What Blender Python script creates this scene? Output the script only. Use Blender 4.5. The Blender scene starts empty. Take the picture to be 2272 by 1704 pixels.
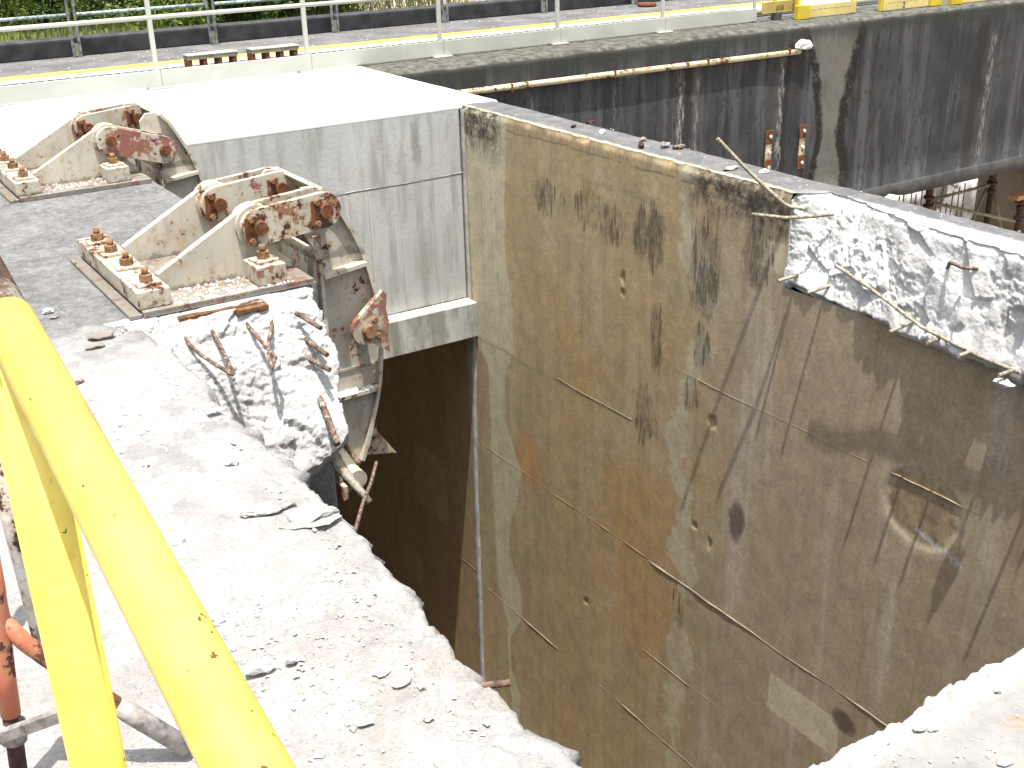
import bpy, bmesh, math, random
import numpy as np
from mathutils import Vector, Matrix

random.seed(7)
R = math.radians
scene = bpy.context.scene
COL = scene.collection

# ------------------------------------------------------------------ camera, sky, sun, exposure
cam_d = bpy.data.cameras.new("camera")
cam_d.sensor_width = 36.0
cam_d.lens = 40.93
cam_d.clip_start = 0.02
cam_d.clip_end = 2000
cam = bpy.data.objects.new("camera", cam_d)
COL.objects.link(cam)
cam.matrix_world = Matrix(((0.84096, 0.233651, -0.488051, 0.0),
                           (-0.540514, 0.320861, -0.777749, 0.0),
                           (-0.025125, 0.917854, 0.396123, 1.75),
                           (0, 0, 0, 1)))
scene.camera = cam

TANX, TANY = 0.115, 0.20            # how far the sunlight drifts in x and y per metre it falls
ray = Vector((TANX, TANY, -1.0)).normalized()
to_sun = -ray
elev = math.asin(to_sun.z)
azim = math.atan2(to_sun.x, to_sun.y)   # clockwise from +Y

world = bpy.data.worlds.new("World")
scene.world = world
world.use_nodes = True
wn = world.node_tree
bg = wn.nodes["Background"]
sky = wn.nodes.new("ShaderNodeTexSky")
sky.sky_type = 'NISHITA'
sky.sun_disc = False
sky.sun_elevation = elev
sky.sun_rotation = azim
sky.dust_density = 4.0
sky.ozone_density = 0.4
hs = wn.nodes.new("ShaderNodeHueSaturation")        # hazy, milky daylight
hs.inputs["Saturation"].default_value = 0.42
wn.links.new(sky.outputs[0], hs.inputs["Color"])
wn.links.new(hs.outputs[0], bg.inputs[0])
bg.inputs[1].default_value = 0.14

sun_d = bpy.data.lights.new("sun", 'SUN')
sun_d.energy = 4.2
sun_d.angle = R(0.53)
sun_d.color = (1.0, 0.965, 0.91)
sun = bpy.data.objects.new("sun", sun_d)
COL.objects.link(sun)
sun.rotation_euler = ray.to_track_quat('-Z', 'Y').to_euler()
sun.location = (0, 0, 30)

vs = scene.view_settings
vs.view_transform = 'Standard'
vs.look = 'None'
vs.exposure = 1.0
vs.gamma = 1.0
vs.use_curve_mapping = False
scene.cycles.max_bounces = 6
scene.cycles.diffuse_bounces = 4
scene.cycles.glossy_bounces = 2
scene.cycles.caustics_reflective = False
scene.cycles.caustics_refractive = False
scene.cycles.use_adaptive_sampling = True


# ------------------------------------------------------------------ noise in numpy
def _hash(ix, iy, iz, seed):
    n = (ix * 374761393 + iy * 668265263 + iz * 2147483647 + seed * 974711) & 0xFFFFFFFF
    n = ((n ^ (n >> 13)) * 1274126177) & 0xFFFFFFFF
    n = ((n ^ (n >> 16)) * 2246822519) & 0xFFFFFFFF
    return ((n ^ (n >> 15)) & 0xFFFFFF) / float(0xFFFFFF)


def vnoise(x, y, z, seed=0):
    x, y, z = (np.asarray(a, dtype=np.float64) for a in (x, y, z))
    x, y, z = np.broadcast_arrays(x, y, z)
    fx, fy, fz = np.floor(x), np.floor(y), np.floor(z)
    ix, iy, iz = fx.astype(np.int64), fy.astype(np.int64), fz.astype(np.int64)
    u, v, w = x - fx, y - fy, z - fz
    u, v, w = (t * t * (3 - 2 * t) for t in (u, v, w))
    out = 0
    for dx in (0, 1):
        for dy in (0, 1):
            for dz in (0, 1):
                out = out + _hash(ix + dx, iy + dy, iz + dz, seed) * \
                    (u if dx else 1 - u) * (v if dy else 1 - v) * (w if dz else 1 - w)
    return out * 2 - 1


def fbm(x, y, z, octaves=4, seed=0, gain=0.5, ridged=False):
    a, s, tot = 1.0, 0, 0
    for o in range(octaves):
        f = 2.03 ** o
        n = vnoise(np.asarray(x) * f + o * 7.1, np.asarray(y) * f + o * 3.7, np.asarray(z) * f, seed + o)
        if ridged:
            n = 1 - 2 * np.abs(n)
        tot = tot + a * n
        s += a
        a *= gain
    return tot / s


def facets(x, y, z, scale, seed=0):
    """cellular facets: every cell is a tilted plane, as in fractured concrete"""
    x, y, z = (np.asarray(a, float) * scale for a in (x, y, z))
    x, y, z = np.broadcast_arrays(x, y, z)
    ix, iy, iz = (np.floor(a).astype(np.int64) for a in (x, y, z))
    best = np.full(x.shape, 1e9)
    val = np.zeros(x.shape)
    for dx in (-1, 0, 1):
        for dy in (-1, 0, 1):
            for dz in (-1, 0, 1):
                cx, cy, cz = ix + dx, iy + dy, iz + dz
                px = cx + _hash(cx, cy, cz, seed)
                py = cy + _hash(cx, cy, cz, seed + 1)
                pz = cz + _hash(cx, cy, cz, seed + 2)
                d = (x - px) ** 2 + (y - py) ** 2 + (z - pz) ** 2
                h = _hash(cx, cy, cz, seed + 3) * 2 - 1
                t1 = _hash(cx, cy, cz, seed + 4) * 2 - 1
                t2 = _hash(cx, cy, cz, seed + 5) * 2 - 1
                v = h + 1.2 * (t1 * (x - px + z - pz) + t2 * (y - py))
                m = d < best
                best = np.where(m, d, best)
                val = np.where(m, v, val)
    return val


def sstep(a, b, x):
    t = np.clip((np.asarray(x, float) - a) / (b - a), 0, 1)
    return t * t * (3 - 2 * t)


# ------------------------------------------------------------------ scene helpers
ROOT = {}


def rootloc(o):
    while o is not None and o.parent is not None:
        o = o.parent
    return Vector(o.location) if o is not None else Vector((0, 0, 0))


def tag(o, label=None, cat=None, group=None, kind=None):
    if label:
        o["label"] = label
    if cat:
        o["category"] = cat
    if group:
        o["group"] = group
    if kind:
        o["kind"] = kind
    return o


def thing(name, label, cat, loc=(0, 0, 0), group=None):
    o = bpy.data.objects.new(name, None)
    o.empty_display_size = 0.1
    COL.objects.link(o)
    o.location = loc
    return tag(o, label, cat, group)


def link_mesh(name, me, mat, parent=None):
    o = bpy.data.objects.new(name, me)
    COL.objects.link(o)
    if mat:
        me.materials.append(mat)
    if parent is not None:
        o.parent = parent
    return o


def from_arrays(name, V, F, mat, parent=None, smooth=False):
    me = bpy.data.meshes.new(name)
    V = np.asarray(V, float)
    off = rootloc(parent) if parent is not None else Vector((0, 0, 0))
    V = V - np.array(off)
    me.from_pydata(V.tolist(), [], F if isinstance(F, list) else F.tolist())
    if smooth:
        me.polygons.foreach_set("use_smooth", np.ones(len(me.polygons), bool))
    me.update()
    return link_mesh(name, me, mat, parent)


def grid(name, P, mat, parent=None, smooth=False, flip=False):
    """P: (nu, nv, 3) array of points"""
    nu, nv = P.shape[:2]
    idx = np.arange(nu * nv).reshape(nu, nv)
    a, b, c, d = idx[:-1, :-1], idx[1:, :-1], idx[1:, 1:], idx[:-1, 1:]
    F = np.stack([a, b, c, d], -1).reshape(-1, 4)
    if flip:
        F = F[:, ::-1]
    off = rootloc(parent) if parent is not None else Vector((0, 0, 0))
    V = P.reshape(-1, 3) - np.array(off)
    me = bpy.data.meshes.new(name)
    me.vertices.add(len(V))
    me.vertices.foreach_set("co", V.astype(np.float32).ravel())
    me.loops.add(F.size)
    me.loops.foreach_set("vertex_index", F.astype(np.int32).ravel())
    me.polygons.add(len(F))
    me.polygons.foreach_set("loop_start", np.arange(0, F.size, 4, dtype=np.int32))
    me.polygons.foreach_set("loop_total", np.full(len(F), 4, np.int32))
    if smooth:
        me.polygons.foreach_set("use_smooth", np.ones(len(F), bool))
    me.update()
    me.validate()
    return link_mesh(name, me, mat, parent)


class MB:
    """collects simple solids in world coordinates; build() links them as one mesh"""

    def __init__(self):
        self.bm = bmesh.new()

    def box(self, x0, x1, y0, y1, z0, z1, bevel=0.0, M=None):
        r = bmesh.ops.create_cube(self.bm, size=1.0)
        vs_ = r['verts']
        for v in vs_:
            v.co = Vector(((x0 + x1) / 2 + v.co.x * (x1 - x0), (y0 + y1) / 2 + v.co.y * (y1 - y0),
                           (z0 + z1) / 2 + v.co.z * (z1 - z0)))
        if bevel:
            es = list({e for v in vs_ for e in v.link_edges})
            rb = bmesh.ops.bevel(self.bm, geom=es, offset=bevel, segments=1, affect='EDGES')
            vs_ = list({v for f in rb['faces'] for v in f.verts} | {v for v in vs_ if v.is_valid})
        if M is not None:
            for v in vs_:
                v.co = M @ v.co
        return self

    def prism(self, pts, y0, y1, axis='y'):
        """polygon of (x, z) points extruded from y0 to y1 (axis y) or of (x, y) along z"""
        def mk(p, t):
            return (p[0], t, p[1]) if axis == 'y' else (p[0], p[1], t) if axis == 'z' else (t, p[0], p[1])
        A = [self.bm.verts.new(mk(p, y0)) for p in pts]
        B = [self.bm.verts.new(mk(p, y1)) for p in pts]
        n = len(pts)
        self.bm.faces.new(A)
        self.bm.faces.new(B[::-1])
        for i in range(n):
            self.bm.faces.new((A[i], B[i], B[(i + 1) % n], A[(i + 1) % n]))
        return self

    def tube(self, pts, rad, seg=12, ribs=None, cap=True):
        pts = [Vector(p) for p in pts]
        if ribs:
            out, rr = [pts[0]], [rad]
            for a, b in zip(pts, pts[1:]):
                n = max(2, int((b - a).length / ribs * 2))
                for k in range(1, n + 1):
                    out.append(a.lerp(b, k / n))
                    rr.append(rad * (1.0 if len(rr) % 2 == 0 else 0.84))
            pts, rads = out, rr
        else:
            rads = rad if isinstance(rad, (list, tuple)) else [rad] * len(pts)
        rings = []
        ref = None
        for i, p in enumerate(pts):
            d = (pts[min(i + 1, len(pts) - 1)] - pts[max(i - 1, 0)]).normalized()
            if ref is None:
                ref = Vector((0, 0, 1)) if abs(d.z) < 0.9 else Vector((1, 0, 0))
            u = (ref - d * ref.dot(d)).normalized()
            w = d.cross(u)
            ref = u
            rings.append([self.bm.verts.new(p + (u * math.cos(2 * math.pi * k / seg) +
                                                 w * math.sin(2 * math.pi * k / seg)) * rads[i])
                          for k in range(seg)])
        for A, B in zip(rings, rings[1:]):
            for k in range(seg):
                f = self.bm.faces.new((A[k], A[(k + 1) % seg], B[(k + 1) % seg], B[k]))
                f.smooth = seg > 6
        if cap:
            self.bm.faces.new(rings[0][::-1])
            self.bm.faces.new(rings[-1])
        return self

    def build(self, name, mat, parent=None):
        bmesh.ops.recalc_face_normals(self.bm, faces=self.bm.faces)
        off = rootloc(parent) if parent is not None else Vector((0, 0, 0))
        for v in self.bm.verts:
            v.co -= off
        me = bpy.data.meshes.new(name)
        self.bm.to_mesh(me)
        self.bm.free()
        return link_mesh(name, me, mat, parent)

    def solo(self, name, mat, base, label, cat, group=None, kind=None):
        """one-mesh thing whose origin sits at base"""
        bmesh.ops.recalc_face_normals(self.bm, faces=self.bm.faces)
        b = Vector(base)
        for v in self.bm.verts:
            v.co -= b
        me = bpy.data.meshes.new(name)
        self.bm.to_mesh(me)
        self.bm.free()
        o = link_mesh(name, me, mat)
        o.location = b
        return tag(o, label, cat, group, kind)


# ------------------------------------------------------------------ material helpers
class NT:
    def __init__(self, name):
        self.m = bpy.data.materials.new(name)
        self.m.use_nodes = True
        self.t = self.m.node_tree
        self.t.nodes.clear()
        self.out = self.t.nodes.new("ShaderNodeOutputMaterial")
        self.b = self.t.nodes.new("ShaderNodeBsdfPrincipled")
        self.t.links.new(self.b.outputs[0], self.out.inputs[0])
        g = self.t.nodes.new("ShaderNodeNewGeometry")
        self.pos = g.outputs["Position"]
        s = self.t.nodes.new("ShaderNodeSeparateXYZ")
        self.t.links.new(self.pos, s.inputs[0])
        self.x, self.y, self.z = s.outputs
        gs = self.t.nodes.new("ShaderNodeSeparateXYZ")
        self.t.links.new(g.outputs["Normal"], gs.inputs[0])
        self.nz = gs.outputs[2]

    def _set(self, sock, v):
        if isinstance(v, bpy.types.NodeSocket):
            self.t.links.new(v, sock)
        elif isinstance(v, (tuple, list)) and sock.type == 'RGBA':
            sock.default_value = (*v[:3], 1.0)
        else:
            sock.default_value = v

    def math(self, op, a, b=0.0, c=None, clamp=False):
        n = self.t.nodes.new("ShaderNodeMath")
        n.operation = op
        n.use_clamp = clamp
        self._set(n.inputs[0], a)
        self._set(n.inputs[1], b)
        if c is not None:
            self._set(n.inputs[2], c)
        return n.outputs[0]

    def add(self, a, b): return self.math('ADD', a, b)
    def sub(self, a, b): return self.math('SUBTRACT', a, b)
    def mul(self, a, b): return self.math('MULTIPLY', a, b)
    def mx(self, a, b): return self.math('MAXIMUM', a, b)
    def mn(self, a, b): return self.math('MINIMUM', a, b)

    def comb(self, x, y, z):
        n = self.t.nodes.new("ShaderNodeCombineXYZ")
        for s, v in zip(n.inputs, (x, y, z)):
            self._set(s, v)
        return n.outputs[0]

    def scaled(self, sx, sy, sz, off=0.0):
        return self.comb(self.math('MULTIPLY_ADD', self.x, sx, off), self.math('MULTIPLY_ADD', self.y, sy, off),
                         self.math('MULTIPLY_ADD', self.z, sz, off))

    def noise(self, vec=None, scale=5.0, detail=4.0, rough=0.55, dist=0.0):
        n = self.t.nodes.new("ShaderNodeTexNoise")
        self.t.links.new(vec if vec is not None else self.pos, n.inputs["Vector"])
        n.inputs["Scale"].default_value = scale
        n.inputs["Detail"].default_value = detail
        n.inputs["Roughness"].default_value = rough
        n.inputs["Distortion"].default_value = dist
        return n.outputs[0]

    def voro(self, vec=None, scale=5.0, feature='F1'):
        n = self.t.nodes.new("ShaderNodeTexVoronoi")
        n.feature = feature
        self.t.links.new(vec if vec is not None else self.pos, n.inputs["Vector"])
        n.inputs["Scale"].default_value = scale
        return n.outputs["Distance"]

    def step(self, v, lo, hi, a=0.0, b=1.0):
        n = self.t.nodes.new("ShaderNodeMapRange")
        n.interpolation_type = 'SMOOTHSTEP'
        self._set(n.inputs[0], v)
        n.inputs[1].default_value = lo
        n.inputs[2].default_value = hi
        n.inputs[3].default_value = a
        n.inputs[4].default_value = b
        return n.outputs[0]

    def mix(self, f, a, b):
        n = self.t.nodes.new("ShaderNodeMix")
        n.data_type = 'RGBA'
        self._set(n.inputs[0], f)
        self._set(n.inputs[6], a)
        self._set(n.inputs[7], b)
        return n.outputs[2]

    def mulc(self, c, v):
        """colour times a scalar"""
        n = self.t.nodes.new("ShaderNodeVectorMath")
        n.operation = 'SCALE'
        self._set(n.inputs[0], c)
        self._set(n.inputs["Scale"], v)
        return n.outputs[0]

    def curve(self, v, v0, v1, pts, o0, o1):
        """float curve: v in v0..v1 -> piecewise through pts [(v, out)], out in o0..o1"""
        n = self.t.nodes.new("ShaderNodeFloatCurve")
        t = self.math('DIVIDE', self.sub(v, v0), v1 - v0, clamp=True)
        self.t.links.new(t, n.inputs["Value"])
        cu = n.mapping.curves[0]
        pp = sorted([((p - v0) / (v1 - v0), (o - o0) / (o1 - o0)) for p, o in pts])
        while len(cu.points) < len(pp):
            cu.points.new(0.5, 0.5)
        for q, p in zip(cu.points, pp):
            q.location = p
            q.handle_type = 'VECTOR'
        n.mapping.update()
        return self.math('MULTIPLY_ADD', n.outputs[0], o1 - o0, o0)

    def rect(self, u, v, u0, u1, v0, v1, soft):
        d = self.mn(self.mn(self.sub(u, u0), self.sub(u1, u)), self.mn(self.sub(v, v0), self.sub(v1, v)))
        return self.math('MULTIPLY', d, 1.0 / soft, clamp=True)

    def ell(self, u, v, cu, cv, ru, rv, soft=0.3):
        a = self.math('POWER', self.math('MULTIPLY', self.sub(u, cu), 1 / ru), 2.0)
        b = self.math('POWER', self.math('MULTIPLY', self.sub(v, cv), 1 / rv), 2.0)
        return self.step(self.add(a, b), 1.0 - soft, 1.0 + soft, 1.0, 0.0)

    def bump(self, h, strength=0.3, dist=0.01):
        n = self.t.nodes.new("ShaderNodeBump")
        n.inputs["Strength"].default_value = strength
        n.inputs["Distance"].default_value = dist
        self._set(n.inputs["Height"], h)
        self.t.links.new(n.outputs[0], self.b.inputs["Normal"])

    def done(self, col, rough=0.85, spec=0.3, metal=0.0):
        self._set(self.b.inputs["Base Color"], col)
        self._set(self.b.inputs["Roughness"], rough)
        self.b.inputs["Specular IOR Level"].default_value = spec
        self._set(self.b.inputs["Metallic"], metal)
        return self.m


def m_plain(name, col, var=0.15, scale=12, rough=0.8, bump=0.15):
    n = NT(name)
    f = n.step(n.noise(scale=scale, detail=5), 0.3, 0.7, 1 - var, 1 + var)
    n.bump(n.noise(scale=scale * 6, detail=3), bump, 0.004)
    return n.done(n.mulc(col, f), rough)


def m_worn(name, col):
    n = NT(name)
    w = n.step(n.noise(scale=14, detail=6, rough=0.75), 0.54, 0.66)
    c = n.mix(n.mul(w, 0.7), n.mulc(col, n.step(n.noise(scale=3, detail=5), 0.3, 0.7, 0.8, 1.1)), (0.16, 0.155, 0.145))
    return n.done(c, 0.8, 0.2)


def m_fresh(name="broken_concrete", k=1.0, rel=0.55):
    n = NT(name)
    big = n.noise(scale=6, detail=5, rough=0.6)
    agg = n.voro(scale=55)
    c = n.mix(n.step(big, 0.35, 0.68), (0.60, 0.595, 0.58), (0.50, 0.495, 0.485))
    c = n.mix(n.step(n.noise(vec=n.scaled(1, 1, 1, 3.0), scale=4.5, detail=4, rough=0.55), 0.50, 0.58, 0, 0.4), c, (0.36, 0.35, 0.335))
    c = n.mix(n.step(agg, 0.10, 0.22, 0.3, 0.0), c, (0.32, 0.315, 0.305))
    c = n.mix(n.step(n.noise(scale=24, detail=5, rough=0.75), 0.60, 0.72, 0, 0.35), c, (0.30, 0.285, 0.265))
    n.bump(n.add(n.noise(scale=60, detail=4, rough=0.6), n.mul(agg, 0.4)), rel, 0.007)
    return n.done(n.mulc(c, k), 0.95, 0.1)


def m_deck():
    """weathered grey deck, dusted white where it has been broken up"""
    n = NT("pier_deck_concrete")
    wob = n.sub(n.noise(scale=1.3, detail=5, rough=0.65), 0.5)
    wob2 = n.sub(n.noise(scale=7, detail=5, rough=0.7), 0.5)
    yy = n.add(n.y, n.add(n.mul(wob, 1.1), n.mul(wob2, 1.0)))
    white = n.step(yy, 5.15, 4.45)                                   # broken ground, nearer
    white = n.mx(white, n.mul(n.step(n.add(n.y, n.mul(n.x, -0.15)), 8.15, 8.75), 0.85))
    tan = n.mul(n.step(n.noise(scale=2.3, detail=6, rough=0.65), 0.48, 0.60), n.step(n.y, 3.6, 2.0))
    patch = n.mul(n.step(n.noise(vec=n.scaled(1.4, 0.9, 1), scale=2.2, detail=5, rough=0.7), 0.52, 0.60),
                  n.mul(n.step(n.y, 2.8, 3.4), 0.55))
    g0 = n.step(n.noise(scale=3.0, detail=6, rough=0.65), 0.3, 0.7)
    grey = n.mix(g0, (0.135, 0.135, 0.133), (0.21, 0.21, 0.206))
    gm = n.step(n.noise(vec=n.scaled(1, 1, 1, 2.5), scale=16, detail=6, rough=0.75), 0.35, 0.68, 0.72, 1.22)
    grey = n.mulc(grey, gm)
    scr = n.step(n.noise(vec=n.scaled(3, 26, 1), scale=1.0, detail=4, rough=0.7), 0.64, 0.70)
    grey = n.mix(n.mul(scr, 0.35), grey, (0.36, 0.36, 0.35))
    speck = n.step(n.noise(scale=42, detail=4, rough=0.8), 0.59, 0.68)
    grey = n.mix(n.mul(speck, 0.75), grey, (0.45, 0.45, 0.44))
    pale = n.mix(n.step(n.noise(scale=9, detail=6, rough=0.7), 0.35, 0.7), (0.375, 0.37, 0.357), (0.30, 0.296, 0.286))
    dirt = n.mix(n.step(n.noise(scale=26, detail=5, rough=0.7), 0.4, 0.62), (0.30, 0.275, 0.245), (0.265, 0.225, 0.195))
    pale = n.mix(n.mul(tan, 0.6), pale, dirt)
    pale = n.mix(patch, pale, (0.20, 0.197, 0.19))
    crumb = n.step(n.noise(scale=75, detail=4, rough=0.7), 0.52, 0.66)
    pale = n.mix(n.mul(crumb, 0.55), pale, (0.20, 0.195, 0.19))
    blot = n.step(n.noise(vec=n.scaled(1, 1, 1, 6.0), scale=13, detail=6, rough=0.72), 0.54, 0.66)
    pale = n.mix(n.mul(blot, 0.5), pale, (0.215, 0.21, 0.20))
    pit = n.step(n.noise(scale=34, detail=5, rough=0.8), 0.66, 0.72)
    pale = n.mix(n.mul(pit, 0.75), pale, (0.10, 0.095, 0.09))
    c = n.mix(white, grey, pale)
    n.bump(n.add(n.noise(scale=45, detail=6, rough=0.75), n.mul(n.noise(scale=160, detail=3), 0.5)), 1.0, 0.011)
    return n.done(c, 0.95, 0.12)


def m_slab():
    n = NT("new_slab_concrete")
    c = n.mix(n.step(n.noise(scale=1.2, detail=5), 0.35, 0.7), (0.50, 0.50, 0.49), (0.42, 0.42, 0.41))
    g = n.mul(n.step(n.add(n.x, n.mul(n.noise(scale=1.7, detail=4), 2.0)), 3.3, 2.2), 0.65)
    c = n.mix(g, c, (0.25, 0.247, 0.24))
    sp = n.step(n.noise(scale=30, detail=4, rough=0.8), 0.69, 0.74)
    c = n.mix(n.mul(sp, 0.5), c, (0.2, 0.2, 0.19))
    n.bump(n.noise(scale=50, detail=5), 0.25, 0.004)
    return n.done(c, 0.9, 0.15)


def m_slab_near():
    n = NT("cracked_slab_concrete")
    g = n.step(n.noise(scale=4, detail=6, rough=0.7), 0.38, 0.66)
    c = n.mix(g, (0.27, 0.262, 0.245), (0.20, 0.196, 0.188))
    edge = n.step(n.add(n.y, n.mul(n.sub(n.noise(scale=9, detail=5, rough=0.7), 0.5), 0.16)), 1.235, 1.30)
    c = n.mix(edge, c, (0.43, 0.42, 0.405))
    sp = n.step(n.noise(scale=38, detail=5, rough=0.8), 0.62, 0.69)
    c = n.mix(n.mul(sp, 0.7), c, (0.42, 0.41, 0.40))
    dk = n.step(n.noise(vec=n.scaled(1, 1, 1, 9.0), scale=60, detail=4, rough=0.8), 0.66, 0.72)
    c = n.mix(n.mul(dk, 0.6), c, (0.12, 0.11, 0.10))
    wu = n.add(n.x, n.mul(n.sub(n.noise(scale=40, detail=4), 0.5), 0.05))
    wv = n.add(n.y, n.mul(n.sub(n.noise(vec=n.scaled(1, 1, 1, 5.0), scale=40, detail=4), 0.5), 0.05))
    o = n.mx(n.ell(wu, wv, 2.04, 1.17, 0.035, 0.022, 0.5), n.ell(wu, wv, 2.01, 1.325, 0.028, 0.006, 0.5))
    o = n.mul(o, n.step(n.noise(scale=70, detail=3), 0.42, 0.55))
    c = n.mix(n.mul(o, 0.8), c, (0.62, 0.20, 0.12))
    n.bump(n.noise(scale=55, detail=6, rough=0.75), 0.8, 0.008)
    return n.done(c, 0.95, 0.12)


def m_backwall():
    n = NT("form_cast_concrete")
    st = n.noise(vec=n.scaled(9, 9, 1.2), scale=1.0, detail=5, rough=0.6)
    c = n.mix(n.step(n.noise(scale=1.6, detail=5, rough=0.6), 0.3, 0.7), (0.50, 0.50, 0.475), (0.41, 0.415, 0.395))
    c = n.mix(n.step(st, 0.46, 0.68, 0.0, 0.7), c, (0.27, 0.27, 0.24))
    c = n.mix(n.step(n.noise(vec=n.scaled(6, 6, 0.8, 3.0), scale=1.0, detail=5), 0.58, 0.72, 0, 0.5), c, (0.40, 0.42, 0.33))
    foot = n.mul(n.step(n.z, -1.70, -1.75), n.step(n.noise(vec=n.scaled(7, 7, 2), scale=1.0, detail=6, rough=0.7), 0.42, 0.62))
    c = n.mix(n.mul(foot, 0.7), c, (0.20, 0.19, 0.15))
    c = n.mix(n.mul(n.step(n.noise(scale=16, detail=6, rough=0.75), 0.55, 0.68), 0.4), c, (0.24, 0.24, 0.215))
    hz = n.step(n.math('ABSOLUTE', n.add(n.add(n.z, 0.59), n.mul(n.sub(n.noise(vec=n.scaled(4, 1, 1), scale=1.0, detail=5, rough=.7), 0.5), 0.05))), 0.004, 0.014, 1.0, 0.0)
    c = n.mix(n.mul(hz, 0.6), c, (0.14, 0.14, 0.125))
    wu = n.add(n.x, n.mul(n.sub(n.noise(scale=12, detail=4), 0.5), 0.08))
    sp = n.ell(wu, n.z, 4.6, -0.26, 0.045, 0.2, 0.9)
    c = n.mix(n.mul(sp, 0.55), c, (0.15, 0.15, 0.13))
    drip = n.step(n.noise(vec=n.scaled(40, 40, 0.8), scale=1.0, detail=4, rough=0.7), 0.56, 0.68)
    c = n.mix(n.mul(drip, n.step(n.z, -0.5, -0.75, 0.0, 0.45)), c, (0.16, 0.155, 0.13))
    bug = n.step(n.voro(scale=24), 0.06, 0.12, 1.0, 0.0)
    bug = n.mul(bug, n.step(n.noise(scale=2.5), 0.48, 0.6))
    c = n.mix(n.mul(bug, 0.5), c, (0.14, 0.14, 0.12))
    n.bump(n.sub(n.noise(scale=30, detail=6, rough=0.68), n.mul(bug, 0.6)), 0.35, 0.007)
    return n.done(c, 0.88, 0.2)


def m_chamber():
    """stained chamber wall: tan silt film, black mould, pale mineral streaks"""
    n = NT("stained_wall_concrete")
    y, z = n.y, n.z
    drip = n.sub(n.noise(vec=n.comb(n.mul(y, 26), 0.0, n.mul(z, 1.6)), scale=1.0, detail=5, rough=0.65), 0.5)
    wob = n.sub(n.noise(vec=n.comb(n.mul(y, 3), 3.0, n.mul(z, 3)), scale=1.0, detail=6, rough=0.65), 0.5)
    fine = n.sub(n.noise(vec=n.comb(n.mul(y, 16), 7.0, n.mul(z, 12)), scale=1.0, detail=5, rough=0.65), 0.5)
    yw = n.add(y, n.add(n.mul(wob, 0.16), n.mul(fine, 0.06)))
    zw = n.add(z, n.add(n.mul(drip, 0.55), n.mul(fine, 0.10)))          # ragged dripping ends
    zs = n.add(z, n.mul(wob, 0.15))
    # base
    streak = n.noise(vec=n.comb(n.mul(y, 3.2), 1.0, n.mul(z, 0.35)), scale=1.0, detail=6, rough=0.62)
    streak2 = n.noise(vec=n.comb(n.mul(y, 14), 5.0, n.mul(z, 0.5)), scale=1.0, detail=6, rough=0.65)
    cloud = n.noise(vec=n.comb(n.mul(y, 1.2), 2.0, n.mul(z, 1.0)), scale=1.0, detail=6, rough=0.6)
    tan, brown, ochre = (0.38, 0.30, 0.18), (0.31, 0.235, 0.14), (0.36, 0.26, 0.13)
    greyr, pale = (0.325, 0.26, 0.18), (0.45, 0.415, 0.30)
    c = n.mix(n.step(streak, 0.35, 0.65), tan, brown)
    c = n.mix(n.mul(n.step(cloud, 0.42, 0.66), n.step(y, 8.3, 7.0)), c, ochre)
    c = n.mix(n.step(n.add(y, n.mul(wob, 1.0)), 6.1, 4.9, 0.0, 0.85), c, greyr)
    c = n.mix(n.mul(n.step(streak2, 0.5, 0.72), 0.45), c, (0.23, 0.155, 0.08))
    # pale mineral streaks running down on the right half
    rm = n.mul(n.step(y, 6.0, 5.2), n.step(streak, 0.50, 0.64))
    c = n.mix(n.mul(rm, n.step(streak2, 0.35, 0.6, 0.35, 0.8)), c, (0.42, 0.375, 0.30))
    og = n.ell(yw, zs, 6.25, -3.3, 0.55, 0.9, 0.9)
    c = n.mix(n.mul(og, n.step(streak2, 0.36, 0.62, 0.15, 0.6)), c, (0.37, 0.215, 0.08))
    og2 = n.ell(yw, zs, 7.8, -3.0, 0.22, 0.26, 0.8)
    c = n.mix(n.mul(og2, 0.55), c, (0.42, 0.21, 0.07))
    mot0 = n.noise(vec=n.comb(n.mul(y, 9), 1.5, n.mul(z, 3)), scale=1.0, detail=5, rough=0.7)
    # pale strips
    right = n.curve(z, -6.6, 0.0, [(0, 8.02), (-.84, 8.09), (-1.27, 8.08), (-1.61, 8.0), (-2.02, 8.0), (-2.3, 8.15), (-2.76, 8.16),
                                   (-3.19, 7.92), (-3.47, 7.99), (-3.88, 8.15), (-4.17, 8.17), (-4.5, 7.97), (-4.8, 7.98),
                                   (-5.16, 8.2), (-5.55, 8.19), (-5.75, 8.04), (-6.6, 8.1)], 7.5, 9.0)
    left = n.curve(z, -6.6, 0.0, [(0, 8.72), (-2.12, 8.66), (-2.3, 8.45), (-2.9, 8.45), (-3.62, 8.44), (-4.56, 8.43), (-5.0, 8.26),
                                  (-5.45, 8.27), (-6.0, 8.23), (-6.6, 8.3)], 7.5, 9.0)
    yf = n.add(y, n.mul(fine, 0.09))
    s1 = n.mn(n.math('MULTIPLY', n.sub(yf, right), 60.0, clamp=True), n.math('MULTIPLY', n.sub(left, yf), 60.0, clamp=True))
    c = n.mix(n.mul(s1, n.step(streak2, 0.3, 0.66, 0.95, 0.7)), c, pale)
    mid2 = n.curve(z, -6.0, -0.3, [(-.3, 5.8), (-.65, 5.66), (-1.0, 5.5), (-1.66, 5.76), (-2.17, 5.83), (-2.5, 5.68), (-2.9, 5.74),
                                   (-3.1, 5.64), (-3.55, 5.70), (-4.0, 5.68), (-4.36, 5.78), (-4.69, 5.72), (-6.0, 5.7)], 5.0, 6.5)
    wid2 = n.step(n.noise(vec=n.comb(2.0, 2.0, n.mul(z, 2.2)), scale=1.0, detail=4), 0.35, 0.65, 0.02, 0.19)
    s2 = n.math('MULTIPLY', n.sub(wid2, n.math('ABSOLUTE', n.sub(n.add(y, n.mul(fine, 0.16)), mid2))), 40.0, clamp=True)
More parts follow.
